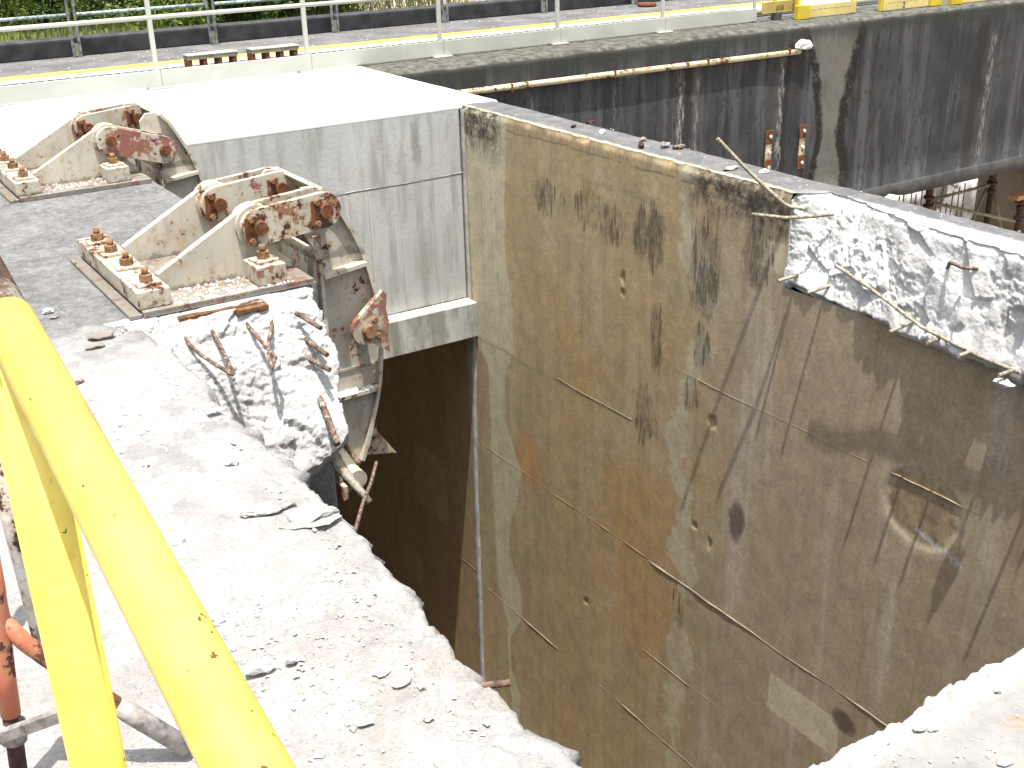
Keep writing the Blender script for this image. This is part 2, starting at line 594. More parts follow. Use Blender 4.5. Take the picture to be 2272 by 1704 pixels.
    c = n.mix(n.mul(s2, n.step(mot0, 0.35, 0.6, 0.45, 0.85)), c, (0.41, 0.37, 0.26))
    # flaked rectangles where the film has come away
    fl = n.rect(n.add(y, n.mul(fine, .02)), n.add(z, n.mul(fine, .02)), 4.09, 4.745, -3.71, -3.39, 0.01)
    fl = n.mx(fl, n.mul(n.rect(yf, n.add(z, n.mul(fine, .1)), 9.35, 10.08, -4.45, -3.68, 0.02), 0.6))
    fl = n.mx(fl, n.mul(n.rect(yf, n.add(z, n.mul(fine, .1)), 10.05, 10.5, -5.54, -5.16, 0.02), 0.6))
    fl = n.mx(fl, n.rect(n.add(yw, 0), n.add(zs, 0), 4.86, 5.12, -0.52, -0.30, 0.03))
    c = n.mix(n.mul(fl, 0.9), c, (0.50, 0.44, 0.31))
    rg = n.ell(n.add(y, n.mul(fine, 0.22)), n.add(z, n.mul(fine, 0.2)), 3.68, -1.62, 0.31, 0.28, 0.2)
    rgi = n.ell(n.add(y, n.mul(fine, 0.22)), n.add(z, n.mul(fine, 0.2)), 3.69, -1.60, 0.24, 0.21, 0.25)
    c = n.mix(n.mul(rg, 0.65), c, (0.42, 0.36, 0.25))
    c = n.mix(n.mul(rgi, 0.8), c, n.mix(n.step(mot0, 0.4, 0.6), (0.27, 0.20, 0.115), (0.17, 0.125, 0.075)))
    wsp = n.rect(n.add(y, n.mul(fine, .15)), n.add(n.add(z, n.mul(n.sub(y, 3.6), -0.25)), n.mul(fine, .12)), 3.36, 3.72, -1.80, -1.745, 0.03)
    c = n.mix(n.mul(wsp, 0.8), c, (0.52, 0.52, 0.53))
    # mould
    mn1 = n.noise(vec=n.comb(n.mul(y, 17), 0.0, n.mul(z, 3.0)), scale=1.0, detail=5, rough=0.72)
    mn2 = n.noise(vec=n.comb(n.mul(y, 46), 6.0, n.mul(z, 3.5)), scale=1.0, detail=4, rough=0.7)
    mnz = n.math('MULTIPLY_ADD', n.sub(n.add(n.mul(mn1, 0.62), n.mul(mn2, 0.38)), 0.5), 3.6, 0.0)

    def mould(pieces):
        tot = None
        for (y0, y1, z0, z1, k) in pieces:
            r_ = n.mul(n.ell(yw, z, (y0 + y1) / 2, (z0 + z1) / 2, (y1 - y0) * 0.58 + 0.035, (z1 - z0) * 0.6 + 0.06, 0.8), k * 0.74)
            tot = r_ if tot is None else n.mx(tot, r_)
        str_ = n.step(n.add(tot, n.mul(mnz, n.step(tot, 0.0, 0.25))), 0.40, 0.75, 0.0, 0.95)
        soft_ = n.step(n.add(tot, n.mul(fine, 0.9)), 0.36, 0.66, 0.0, 0.42)
        return n.mx(n.mul(str_, 0.85), soft_)
    mo = mould([(7.36, 7.62, -0.64, -0.44, .75), (7.2, 7.31, -0.6, -0.5, .5), (6.72, 7.08, -0.62, -0.40, .7), (6.46, 6.78, -0.68, -0.46, .75),
                (6.2, 6.33, -0.70, -0.42, .95), (6.05, 6.2, -0.74, -0.38, .95), (6.03, 6.13, -1.5, -1.08, .8),
                (6.07, 6.30, -2.12, -1.75, .7), (5.46, 5.72, -0.92, -0.38, .9), (5.55, 5.64, -1.34, -1.08, .8),
                (5.02, 5.20, -0.60, -0.28, .95), (5.63, 5.74, -1.7, -1.5, .7), (5.64, 5.76, -3.6, -3.15, .6), (5.6, 5.72, -2.6, -1.95, .35),
                (7.74, 7.84, -0.62, -0.42, .35)])
    grit = n.step(n.noise(vec=n.comb(n.mul(y, 60), 0.0, n.mul(z, 9)), scale=1.0, detail=4, rough=0.7), 0.34, 0.56)
    c = n.mix(n.mul(mo, n.step(grit, 0, 1, 0.55, 1.0)), c, (0.050, 0.042, 0.030))
    # black weeping under the coping, at the corner and along the right
    topm = n.mx(n.mul(n.step(y, 5.95, 5.6), n.step(n.add(zw, n.mul(wob, .25)), -0.36, -0.12)),
                n.mul(n.step(y, 8.0, 8.25), n.step(n.add(zw, n.mul(wob, .1)), -0.50, -0.12)))
    topm = n.mx(topm, n.mul(n.step(n.add(z, n.mul(drip, 0.25)), -0.12, -0.04), 0.35))
    lines = n.step(n.noise(vec=n.comb(n.mul(y, 42), 4.0, n.mul(z, 0.5)), scale=1.0, detail=3, rough=0.5), 0.55, 0.66)
    topm = n.mx(topm, n.mul(n.mul(lines, n.rect(y, zw, 8.05, 8.6, -1.7, -0.2, 0.4)), 0.8))
    c = n.mix(n.mul(topm, n.step(n.noise(scale=11, detail=6, rough=0.75), 0.30, 0.58)), c, (0.045, 0.040, 0.030))
    # purple-brown rust weeps
    pu = n.mx(n.ell(yw, zs, 5.15, -2.40, 0.07, 0.17, 0.6), n.ell(yw, zs, 4.06, -3.38, 0.10, 0.08, 0.7))
    c = n.mix(n.mul(pu, 0.8), c, (0.07, 0.045, 0.045))
    # dark bands under the pour joints
    jb = n.mx(n.mul(n.rect(y, zs, 6.0, 8.6, -2.10, -2.06, 0.02), 0.5), n.mul(n.rect(y, zs, 6.1, 7.0, -0.35, -0.27, 0.04), 0.45))
    c = n.mix(jb, c, (0.19, 0.15, 0.09))
    cr = n.math('ABSOLUTE', n.add(n.add(z, 0.10), n.mul(wob, 0.08)))
    cr = n.mul(n.step(cr, 0.004, 0.011, 1.0, 0.0), n.step(n.noise(vec=n.comb(n.mul(y, 3), 0.0, 0.0), scale=1.0), 0.42, 0.5))
    c = n.mix(n.mul(cr, 0.55), c, (0.09, 0.075, 0.055))
    # under the slab end the wall colour turns darker brown
    c = n.mix(n.mul(n.step(y, 8.78, 8.85), 0.55), c, (0.20, 0.12, 0.055))
    pits = n.step(n.voro(vec=n.comb(0.0, y, z), scale=9.0), 0.05, 0.09, 1.0, 0.0)
    pits = n.mul(pits, n.step(n.noise(scale=3.0), 0.5, 0.6))
    c = n.mix(n.mul(pits, 0.5), c, (0.10, 0.085, 0.06))
    grain = n.noise(scale=46, detail=5, rough=0.7)
    mot = n.noise(vec=n.scaled(1, 1, 1, 2.0), scale=7, detail=6, rough=0.72)
    c = n.mulc(c, n.mul(n.step(grain, 0.28, 0.72, 0.84, 1.16), n.step(mot, 0.3, 0.7, 0.86, 1.14)))
    sp1 = n.step(n.noise(vec=n.comb(0.0, n.mul(y, 34), n.mul(z, 22)), scale=1.0, detail=3, rough=0.6), 0.70, 0.75)
    c = n.mix(n.mul(sp1, 0.6), c, (0.11, 0.09, 0.065))
    sp2 = n.step(n.noise(vec=n.comb(3.0, n.mul(y, 30), n.mul(z, 24)), scale=1.0, detail=3, rough=0.6), 0.71, 0.76)
    c = n.mix(n.mul(sp2, 0.5), c, (0.50, 0.46, 0.38))
    h = n.sub(n.mul(n.noise(scale=30, detail=6, rough=0.7), 0.5), n.mul(n.add(pits, sp1), 0.35))
    n.bump(h, 0.22, 0.005)
    return n.done(c, 0.78, 0.3)


def m_girder():
    """girder blackened by weather with pale runs of lime"""
    n = NT("blackened_girder_concrete")
    x, z = n.x, n.z
    st = n.noise(vec=n.comb(n.mul(x, 2.6), 0.0, n.mul(z, 0.28)), scale=1.0, detail=7, rough=0.66)
    st2 = n.noise(vec=n.comb(n.mul(x, 13), 4.0, n.mul(z, 0.6)), scale=1.0, detail=6, rough=0.7)
    cl = n.noise(vec=n.comb(x, 9.0, z), scale=1.4, detail=6, rough=0.65)
    c = n.mix(n.step(cl, 0.35, 0.7), (0.032, 0.033, 0.036), (0.056, 0.057, 0.060))
    c = n.mix(n.step(st, 0.48, 0.62, 0, 0.75), c, (0.088, 0.089, 0.092))
    c = n.mix(n.step(st2, 0.52, 0.68, 0, 0.8), c, (0.018, 0.018, 0.016))
    c = n.mix(n.mul(n.step(st2, 0.40, 0.30), 0.4), c, (0.13, 0.128, 0.124))
    spk = n.step(n.noise(scale=28, detail=5, rough=0.8), 0.60, 0.70)
    c = n.mix(n.mul(spk, 0.45), c, (0.16, 0.158, 0.15))
    blk = n.step(n.noise(vec=n.scaled(1, 1, .6, 4.0), scale=9, detail=6, rough=0.75), 0.54, 0.66)
    c = n.mix(n.mul(blk, 0.6), c, (0.016, 0.016, 0.015))
    wob = n.mul(n.sub(n.noise(vec=n.comb(n.mul(x, 6), 1.0, n.mul(z, 5)), scale=1.0, detail=7, rough=0.75), 0.5), 0.26)
    xw = n.add(x, wob)
    lft = n.curve(z, -2.0, 0.0, [(0, 11.38), (-.59, 11.64), (-1.17, 11.75), (-1.5, 11.80), (-1.8, 11.72), (-2.0, 11.70)], 11.0, 13.0)
    rgt = n.curve(z, -2.0, 0.0, [(0, 12.42), (-.76, 12.22), (-1.2, 12.14), (-1.5, 12.10), (-1.89, 12.22), (-2.0, 12.24)], 11.0, 13.0)
    ins = n.mn(n.math('MULTIPLY', n.sub(xw, lft), 18.0, clamp=True), n.math('MULTIPLY', n.sub(rgt, xw), 18.0, clamp=True))
    c = n.mix(n.mul(ins, 0.85), c, n.mix(n.step(cl, 0.4, 0.66), (0.15, 0.143, 0.122), (0.085, 0.082, 0.072)))
    la = n.step(n.math('ABSOLUTE', n.add(n.sub(xw, lft), 0.03)), 0.03, 0.085, 1.0, 0.0)
    lb = n.step(n.math('ABSOLUTE', n.sub(n.sub(xw, rgt), 0.06)), 0.05, 0.13, 1.0, 0.0)
    c = n.mix(n.mul(n.mx(la, lb), n.step(n.noise(scale=14, detail=5, rough=.7), 0.34, 0.5)), c, (0.018, 0.017, 0.014))
    lime = None
    for (cx, w, k) in ((9.35, 0.05, .9), (9.6, .03, .5), (11.02, 0.05, .9), (7.2, .02, .5), (15.2, .06, .6), (8.35, .03, .4)):
        d = n.step(n.math('ABSOLUTE', n.sub(n.add(x, n.mul(wob, 0.6)), cx)), w * .4, w * 1.4, k, 0.0)
        lime = d if lime is None else n.mx(lime, d)
    br = n.step(n.noise(vec=n.comb(n.mul(x, 20), 2.0, n.mul(z, 5)), scale=1.0, detail=5, rough=0.75), 0.46, 0.58)
    lime = n.mul(n.mul(lime, br), n.step(z, -0.25, -0.6))
    c = n.mix(lime, c, (0.28, 0.275, 0.26))
    dk = None
    for (cx, w, k) in ((9.48, .06, .8), (11.13, .05, .95), (10.1, .02, .6), (14.95, .13, .75), (12.75, .03, .6), (9.2, .05, .6)):
        d = n.step(n.math('ABSOLUTE', n.sub(n.add(x, wob), n.add(cx, n.mul(z, 0.02)))), w * .5, w * 1.3, k, 0.0)
        dk = d if dk is None else n.mx(dk, d)
    c = n.mix(n.mul(dk, n.step(z, -0.1, -0.3)), c, (0.026, 0.024, 0.022))
    # algae-black cap with a pale weathered arris
    capn = n.add(z, n.mul(n.sub(st2, 0.5), 0.35))
    c = n.mix(n.mul(n.step(capn, -0.28, -0.10), 0.7), c, (0.03, 0.03, 0.025))
    topc = n.mix(n.step(n.noise(scale=9, detail=6, rough=0.7), 0.35, 0.65), (0.13, 0.127, 0.11), (0.045, 0.045, 0.035))
    c = n.mix(n.step(n.nz, 0.45, 0.8), c, topc)
    low = n.step(n.z, -2.33, -2.36)
    c = n.mix(n.mul(low, 0.7), c, n.mix(n.step(n.noise(scale=6, detail=6), 0.4, 0.65), (0.085, 0.085, 0.085), (0.05, 0.05, 0.05)))
    pits = n.mul(n.step(n.voro(scale=7), 0.07, 0.11, 1, 0), n.step(n.noise(scale=2), 0.5, 0.62))
    c = n.mix(n.mul(pits, 0.7), c, (0.015, 0.015, 0.015))
    n.bump(n.noise(scale=25, detail=6, rough=0.65), 0.3, 0.01)
    return n.done(c, 0.88, 0.2)


def m_coping():
    """flat top of the chamber wall with chipped pale arris"""
    n = NT("wall_coping_concrete")
    g = n.step(n.noise(scale=5, detail=6, rough=0.7), 0.35, 0.68)
    c = n.mix(g, (0.095, 0.094, 0.095), (0.15, 0.149, 0.148))
    sp = n.step(n.noise(scale=40, detail=5, rough=0.8), 0.62, 0.69)
    c = n.mix(n.mul(sp, 0.5), c, (0.34, 0.34, 0.33))
    big = n.step(n.noise(vec=n.scaled(1, .5, 1), scale=6, detail=6, rough=0.75), 0.58, 0.64)
    c = n.mix(n.mul(big, 0.4), c, (0.27, 0.27, 0.265))
    ew = n.add(n.x, n.mul(n.sub(n.noise(scale=12, detail=6, rough=0.7), 0.5), 0.12))
    edge = n.mul(n.step(ew, 5.135, 5.09), n.step(n.y, 4.8, 4.95))
    c = n.mix(n.mul(edge, 0.85), c, n.mix(n.step(n.noise(scale=8, detail=5), 0.42, 0.6), (0.42, 0.40, 0.32), (0.30, 0.27, 0.19)))
    dust = n.mul(n.step(ew, 5.28, 5.22), n.step(n.add(n.y, n.mul(ew, 0.0)), 4.95, 4.6))
    c = n.mix(n.mul(dust, 0.8), c, (0.44, 0.435, 0.42))
    n.bump(n.noise(scale=50, detail=6, rough=0.7), 0.5, 0.006)
    return n.done(c, 0.95, 0.15)


def m_steel(name, rust=0.5, primer=0.35, paint=(0.50, 0.475, 0.395), seed=0.0):
    """old cream paint over red primer over rust"""
    n = NT(name)
    v = n.scaled(1, 1, 1, seed)
    a = n.noise(vec=v, scale=5.5, detail=7, rough=0.68)
    b = n.noise(vec=v, scale=22, detail=6, rough=0.72)
    run = n.noise(vec=n.comb(n.mul(n.x, 30), n.mul(n.y, 30), n.math('MULTIPLY_ADD', n.z, 2.5, seed)), scale=1.0, detail=4)
    pc = n.mix(n.step(n.noise(vec=v, scale=2.5, detail=4), 0.35, 0.7), paint, tuple(k * 0.78 for k in paint))
    pc = n.mix(n.step(run, 0.52, 0.72, 0, 0.5), pc, (0.42, 0.31, 0.16))
    pr = n.mix(n.step(b, 0.35, 0.65), (0.27, 0.105, 0.085), (0.20, 0.075, 0.06))
    rc = n.mix(n.step(b, 0.35, 0.65), (0.17, 0.055, 0.02), (0.055, 0.022, 0.014))
    mixn = n.add(n.mul(a, 0.6), n.mul(b, 0.4))
    t1 = 0.72 - 0.42 * primer
    t2 = 0.74 - 0.42 * rust
    c = n.mix(n.step(n.add(n.mul(n.noise(vec=n.scaled(1, 1, 1, seed + 4.0), scale=7, detail=7, rough=0.7), 0.75), n.mul(b, 0.25)), t1, t1 + 0.035), pc, pr)
    c = n.mix(n.mul(n.step(mixn, t2 - 0.09, t2), 0.45), c, (0.36, 0.23, 0.11))
    c = n.mix(n.step(mixn, t2 - 0.005, t2 + 0.045), c, rc)
    spots = n.step(n.noise(vec=v, scale=48, detail=3), 0.67, 0.71)
    c = n.mix(n.mul(spots, 0.85), c, (0.10, 0.04, 0.02))
    alg = n.step(n.add(n.z, n.mul(n.sub(n.noise(vec=v, scale=20, detail=6, rough=0.75), 0.5), 0.16)), 0.055, 0.030)
    alg = n.mul(alg, n.step(n.z, 0.0, 0.01))
    c = n.mix(n.mul(alg, 0.6), c, (0.07, 0.065, 0.05))
    film = n.step(n.noise(vec=n.comb(n.mul(n.x, 9), n.mul(n.y, 9), n.math('MULTIPLY_ADD', n.z, 4, seed)), scale=1.0, detail=6, rough=0.7), 0.48, 0.66)
    c = n.mix(n.mul(film, 0.38), c, (0.26, 0.215, 0.15))
    n.bump(n.add(n.mul(n.step(mixn, t2, t2 + .02), -0.4), n.mul(b, 0.35)), 0.35, 0.006)
    return n.done(c, n.step(mixn, t2, t2 + .03, 0.5, 0.9), 0.35)


def m_rust(name, col=(0.19, 0.075, 0.035), dust=0.35, ds=14):
    n = NT(name)
    b = n.noise(scale=30, detail=6, rough=0.7)
    c = n.mix(n.step(b, 0.35, 0.66), col, tuple(k * 0.35 for k in col))
    c = n.mix(n.mul(n.step(n.noise(scale=ds, detail=6, rough=0.7), 0.62 - 0.3 * dust, 0.80 - 0.3 * dust), 0.8), c, (0.38, 0.35, 0.31))
    n.bump(b, 0.4, 0.004)
    return n.done(c, 0.85, 0.25)


def m_yellow():
    n = NT("yellow_rail_paint")
    a = n.noise(scale=9, detail=6, rough=0.7)
    b = n.noise(scale=36, detail=5, rough=0.7)
    c = n.mix(n.step(a, 0.35, 0.7), (0.72, 0.575, 0.11), (0.62, 0.475, 0.07))
    smear = n.noise(vec=n.scaled(40, 6, 40), scale=1.0, detail=4)
    c = n.mix(n.step(smear, 0.56, 0.74, 0, 0.35), c, (0.48, 0.31, 0.06))
    dirt = n.step(n.noise(vec=n.scaled(1, .35, 1, 3.0), scale=13, detail=6, rough=0.75), 0.54, 0.70)
    c = n.mix(n.mul(dirt, 0.55), c, (0.36, 0.27, 0.09))
    scuff = n.step(n.noise(vec=n.scaled(90, 14, 90), scale=1.0, detail=3, rough=0.6), 0.66, 0.72)
    c = n.mix(n.mul(scuff, 0.4), c, (0.30, 0.20, 0.06))
    chip = n.mul(n.step(n.noise(vec=n.scaled(1, .7, 1), scale=95, detail=3, rough=0.6), 0.66, 0.68), n.step(n.noise(scale=6), 0.54, 0.60))
    c = n.mix(chip, c, (0.13, 0.06, 0.02))
    chip2 = n.step(n.noise(vec=n.scaled(1, 1, 1, 8.0), scale=70, detail=2), 0.745, 0.76)
    c = n.mix(chip2, c, (0.07, 0.06, 0.025))
    n.bump(n.add(n.mul(b, 0.5), n.mul(n.mx(chip, chip2), -1.0)), 0.25, 0.0025)
    return n.done(c, n.step(b, 0.3, 0.7, 0.32, 0.5), 0.45)


def m_white_metal():
    n = NT("off_white_railing_paint")
    c = n.mix(n.step(n.noise(scale=2.0, detail=5), 0.3, 0.7), (0.47, 0.475, 0.42), (0.39, 0.395, 0.35))
    rs = n.noise(vec=n.scaled(5, 5, 1.2), scale=1.0, detail=6, rough=0.7)
    c = n.mix(n.step(rs, 0.64, 0.76, 0, 0.55), c, (0.48, 0.33, 0.15))
    sp = n.step(n.noise(scale=35, detail=3), 0.72, 0.76)
    c = n.mix(n.mul(sp, 0.7), c, (0.2, 0.12, 0.07))
    return n.done(c, 0.5, 0.35)


def m_road():
    n = NT("gravelly_asphalt")
    c = n.mix(n.step(n.noise(scale=2.2, detail=6, rough=0.7), 0.35, 0.66), (0.095, 0.094, 0.092), (0.16, 0.158, 0.155))
    g = n.step(n.noise(scale=24, detail=4, rough=0.8), 0.60, 0.68)
    c = n.mix(n.mul(g, 0.5), c, (0.27, 0.265, 0.26))
    ps = n.step(n.noise(vec=n.scaled(.5, 2.2, 1), scale=2.0, detail=6, rough=0.7), 0.63, 0.72)
    c = n.mix(n.mul(ps, 0.4), c, (0.30, 0.30, 0.295))
    n.bump(g, 0.5, 0.01)
    return n.done(c, 0.95, 0.15)


def m_ground():
    n = NT("ground_grass_and_dirt")
    g = n.mix(n.step(n.noise(scale=1.2, detail=6, rough=0.7), 0.35, 0.65), (0.075, 0.11, 0.025), (0.14, 0.135, 0.05))
    d = n.mix(n.step(n.noise(scale=2.0, detail=7, rough=0.7), 0.35, 0.65), (0.36, 0.30, 0.25), (0.24, 0.19, 0.15))
    d = n.mix(n.step(n.noise(scale=3.0, detail=5), 0.58, 0.64), d, (0.10, 0.13, 0.035))
    c = n.mix(n.step(n.add(n.x, n.mul(n.noise(scale=.6), 3)), 13.5, 16), g, d)
    n.bump(n.noise(scale=8, detail=6), 0.6, 0.1)
    return n.done(c, 0.95, 0.1)


def m_leaf(name, a, b):
    n = NT(name)
    oi = n.t.nodes.new("ShaderNodeNewGeometry")
    c = n.mix(oi.outputs["Random Per Island"], a, b)
    n.b.inputs["Transmission Weight"].default_value = 0.0
    m = n.done(c, 0.6, 0.3)
    tr = n.t.nodes.new("ShaderNodeBsdfTranslucent")
    n._set(tr.inputs[0], n.mulc(c, 1.2))
    ms = n.t.nodes.new("ShaderNodeMixShader")
    ms.inputs[0].default_value = 0.3
    n.t.links.new(n.b.outputs[0], ms.inputs[1])
    n.t.links.new(tr.outputs[0], ms.inputs[2])
    n.t.links.new(ms.outputs[0], n.out.inputs[0])
    return m


M = dict(
    fresh=m_fresh(), fresh_dim=m_fresh("dim_broken_concrete", 0.72, 0.75), deck=m_deck(), slab=m_slab(), slab_near=m_slab_near(), back=m_backwall(), chamber=m_chamber(),  # second broken concrete is darkened so the sunlit near face does not burn out
    girder=m_girder(), coping=m_coping(),
    steel=m_steel("cream_painted_steel", 0.33, 0.27), steel_mid=m_steel("flaking_painted_steel", 0.42, 0.44, seed=3.0), plate=m_steel("dusty_maroon_plate", 0.36, 0.47, (0.34, 0.325, 0.30), seed=15.0),
    steel_bad=m_steel("rust_eaten_painted_steel", 0.52, 0.48, seed=7.0), steel_red=m_steel("red_primed_steel", 0.40, 0.56, seed=11.0),
    rust=m_rust("bare_rusted_steel", dust=0.1), rebar=m_rust("rusted_rebar", (0.155, 0.095, 0.065), 0.40, 45),
    rebar_dusty=m_rust("dusty_rebar", (0.33, 0.29, 0.20), 0.6, 40), nut=m_rust("rusted_nut_steel", (0.30, 0.17, 0.085), 0.25),
    yellow=m_yellow(), white=m_white_metal(), road=m_road(), ground=m_ground(),
    line_yellow=m_worn("yellow_road_paint", (0.58, 0.42, 0.08)), line_white=m_worn("cream_road_paint", (0.46, 0.45, 0.36)),
    kerb=m_plain("dark_kerb_concrete", (0.055, 0.055, 0.058), 0.35, 5), galv=m_plain("weathered_galvanised_steel", (0.15, 0.155, 0.16), 0.55, 14, 0.6),
    green_pipe=m_plain("green_grey_pipe_paint", (0.26, 0.33, 0.31), 0.5, 25, 0.6),
    grout=m_plain("pale_grout", (0.36, 0.30, 0.21), 0.35, 9), sealant=m_plain("grey_joint_sealant", (0.36, 0.36, 0.36), 0.25, 9, 0.6),
    toe_yellow=m_plain("pale_yellow_panel_paint", (0.62, 0.50, 0.20), 0.12, 4, 0.55, 0.05),
    toe_yellow2=m_plain("strong_yellow_box_paint", (0.56, 0.43, 0.04), 0.15, 4, 0.55, 0.05),
    toe_olive=m_plain("dull_ochre_panel_paint", (0.42, 0.33, 0.10), 0.15, 4, 0.6, 0.05),
    black=m_plain("black_paint", (0.02, 0.02, 0.02), 0.05, 4),
    orange=m_steel("orange_scaffold_paint", 0.46, 0.12, (0.50, 0.15, 0.085), 5.0),
    crust=m_rust("cement_crusted_steel", (0.27, 0.25, 0.23), 0.6),
    purple=m_rust("dark_maroon_steel", (0.075, 0.035, 0.035), 0.0),
    white_rust=m_steel("white_paint_with_rust_runs", 0.52, 0.3, (0.62, 0.60, 0.57), 2.0),
    yellow_rust=m_steel("rusted_yellow_paint", 0.5, 0.1, (0.55, 0.40, 0.10), 9.0),
    cream_pipe=m_steel("rust_streaked_cream_pipe", 0.46, 0.35, (0.58, 0.54, 0.38), 6.0),
    plank=m_plain("faded_orange_plank", (0.55, 0.28, 0.14), 0.2, 8), wood=m_rust("rotten_brown_wood", (0.21, 0.105, 0.05), 0.3),
    shore=m_rust("brown_shoring_steel", (0.12, 0.07, 0.05), 0.05), brace=m_plain("olive_brace_steel", (0.22, 0.21, 0.15), 0.3, 10),
    under=m_plain("brown_grey_pier_concrete", (0.23, 0.195, 0.17), 0.2, 2), rubble_wall=m_plain("pale_broken_wall_concrete", (0.50, 0.50, 0.49), 0.2, 3),
    floor=m_plain("chamber_floor_mud", (0.30, 0.25, 0.18), 0.3, 2), bark=m_plain("grey_brown_bark", (0.10, 0.075, 0.055), 0.4, 15),
    leaf=m_leaf("mid_green_leaves", (0.065, 0.11, 0.018), (0.17, 0.21, 0.04)), leaf2=m_leaf("dark_green_leaves", (0.030, 0.060, 0.014), (0.085, 0.13, 0.03)),
    grass=m_leaf("tall_grass_blades", (0.07, 0.10, 0.025), (0.15, 0.16, 0.055)),
)

# dimensions of the place (metres)
XP, XA, XW, XF = 1.20, 2.08, 5.05, 5.43      # broken pier edge, anchor pier edge, chamber wall face, its far face
YN, YA, YB, YG, YT = 1.335, 4.97, 8.76, 10.9, 11.5   # near slab edge, anchor pier front, end block face, girder face, toe board


def nonuni(a, b, fine0, fine1, df, dc):
    out = list(np.arange(fine0, fine1, df))
    lo, d = fine0, df
    pre = []
    while lo > a:
        d = min(d * 1.35, dc)
        lo = max(a, lo - d)
        pre.append(lo)
    hi, d = out[-1], df
    post = []
    while hi < b:
        d = min(d * 1.35, dc)
        hi = min(b, hi + d)
        post.append(hi)
    return np.array(pre[::-1] + out + post)


# ================================================================== large structure
# ---- broken pier deck in front of the anchors
pier = thing("concrete_pier", "pale broken concrete pier deck with a ragged edge along the open chamber", "concrete pier", (0.6, 2.5, 0))
ys = nonuni(-6, YA + 0.12, 1.25, YA + 0.12, 0.013, 0.6)
edge = XP + 0.035 * fbm(ys * 2.0, 0, 0, 3, 11) + 0.016 * fbm(ys * 11, 3, 0, 4, 12) - 0.055 * sstep(3.2, 1.6, ys) + 0.004 * facets(ys, 0, 0, 30, 5)
us = np.concatenate([nonuni(-7.5, -0.002, -1.12, -0.004, 0.013, 0.6)])
us = np.unique(np.clip(us, -8, 0))
Yg, Ug = np.meshgrid(ys, us, indexing='ij')
Xg = edge[:, None] + Ug
near = sstep(-0.22, 0.0, Ug)
rough = 0.004 * fbm(Xg * 18, Yg * 18, 0, 4, 21) + 0.005 * np.maximum(0, facets(Xg, Yg, 0, 14, 31)) * sstep(0.1, 0.5, fbm(Xg * 2, Yg * 2, 0, 3, 9))
calm = sstep(4.3, 5.0, Yg)
Zg = rough * (1 - 0.85 * calm) + (0.010 * facets(Xg, Yg, 0, 24, 41) + 0.008 * fbm(Xg * 30, Yg * 30, 0, 3, 43) - 0.018) * near ** 2 + 0.006 * fbm(Xg * 1.3, Yg * 1.3, 0, 2, 4) * (1 - calm)
top = np.stack([Xg, Yg, Zg], -1)
fz = np.array([-0.03, -0.06, -0.1, -0.15, -0.21, -0.28, -0.36, -0.46, -0.6, -0.8, -1.1, -1.6, -2.5, -4, -8.0])
side = np.stack([np.repeat(edge[:, None], len(fz), 1) + 0.03 * facets(ys[:, None], 0, fz[None, :], 8, 51) + 0.02 - 0.10 * sstep(-0.2, -0.6, fz)[None, :],
                 np.repeat(ys[:, None], len(fz), 1), np.repeat(fz[None, :], len(ys), 0) - 0.02], -1)
grid("deck", np.concatenate([top, side], 1), M['deck'], pier, flip=True)

# ---- pier under the anchors (weathered, flat)
anchor_pier = thing("anchor_pier", "weathered grey concrete pier top under the two rusty steel anchors", "concrete pier", (0.6, 6.5, 0))
b = MB()
b.box(-8, XA, YA + 0.10, YB, -8, -0.002, 0.012)
b.build("deck", M['deck'], anchor_pier)

# ---- broken face of the anchor pier
prof = [(5.16, -0.004), (5.03, -0.006), (4.97, -0.03), (4.90, -0.10), (4.83, -0.2), (4.76, -0.3), (4.68, -0.42), (4.60, -0.55), (4.555, -0.65),
        (4.58, -0.73), (4.68, -0.79), (4.85, -0.86), (5.0, -0.95), (5.08, -1.1), (5.09, -1.6), (5.09, -8)]
pa = np.array(prof)
sl = np.concatenate([[0], np.cumsum(np.hypot(*np.diff(pa, axis=0).T))])
sv = np.concatenate([np.arange(0, sl[12], 0.0075), sl[12:]])
py, pz = np.interp(sv, sl, pa[:, 0]), np.interp(sv, sl, pa[:, 1])
uv = np.arange(0, 1.32, 0.0075)
PX = np.minimum(1.02 + uv, 2.0)[:, None] + 0 * py[None, :]
back = np.maximum(0, uv - 0.98)[:, None]
PX = np.minimum(1.02 + uv[:, None], 2.02 - 0.09 * sstep(-0.1, -0.6, pz)[None, :])
PY = py[None, :] + np.minimum(back * 1.3 + 2.2 * back ** 2, 5.14 - np.minimum(py, 5.14)[None, :]) + 0 * uv[:, None]
PZ = pz[None, :] + 0 * uv[:, None]
PZ = PZ + 0.17 * fbm(PX * 4.5, 1, PY * 2, 3, 63) * sstep(-0.35, -0.7, PZ) * sstep(-1.5, -0.95, PZ)
PY = PY + 0.07 * fbm(PX * 6, 4, PZ * 5, 3, 64) * sstep(-0.35, -0.7, PZ) * sstep(-1.3, -0.95, PZ)
act = (sstep(5.12, 4.98, PY)) * sstep(-1.3, -0.9, PZ)
d = 0.040 * fbm(PX * 4, PY * 4, PZ * 4, 3, 61) + 0.012 * facets(PX, PY, PZ, 5, 71) + (0.3 + 0.7 * sstep(-0.15, 0.25, fbm(PX * 3.5, PY * 3.5, PZ * 3.5, 3, 66))) * (0.006 * facets(PX, PY, PZ, 20, 81) + 0.005 * facets(PX, PY, PZ, 50, 83) + 0.006 * fbm(PX * 45, PY * 45, PZ * 45, 3, 85))
nrm = np.stack([0.25 + 1.2 * sstep(0.9, 1.02, uv)[:, None] + 0 * PZ, -1.0 + 0.6 * sstep(0.95, 1.1, uv)[:, None] + 0 * PZ, 0.45 + 0 * PZ], -1)
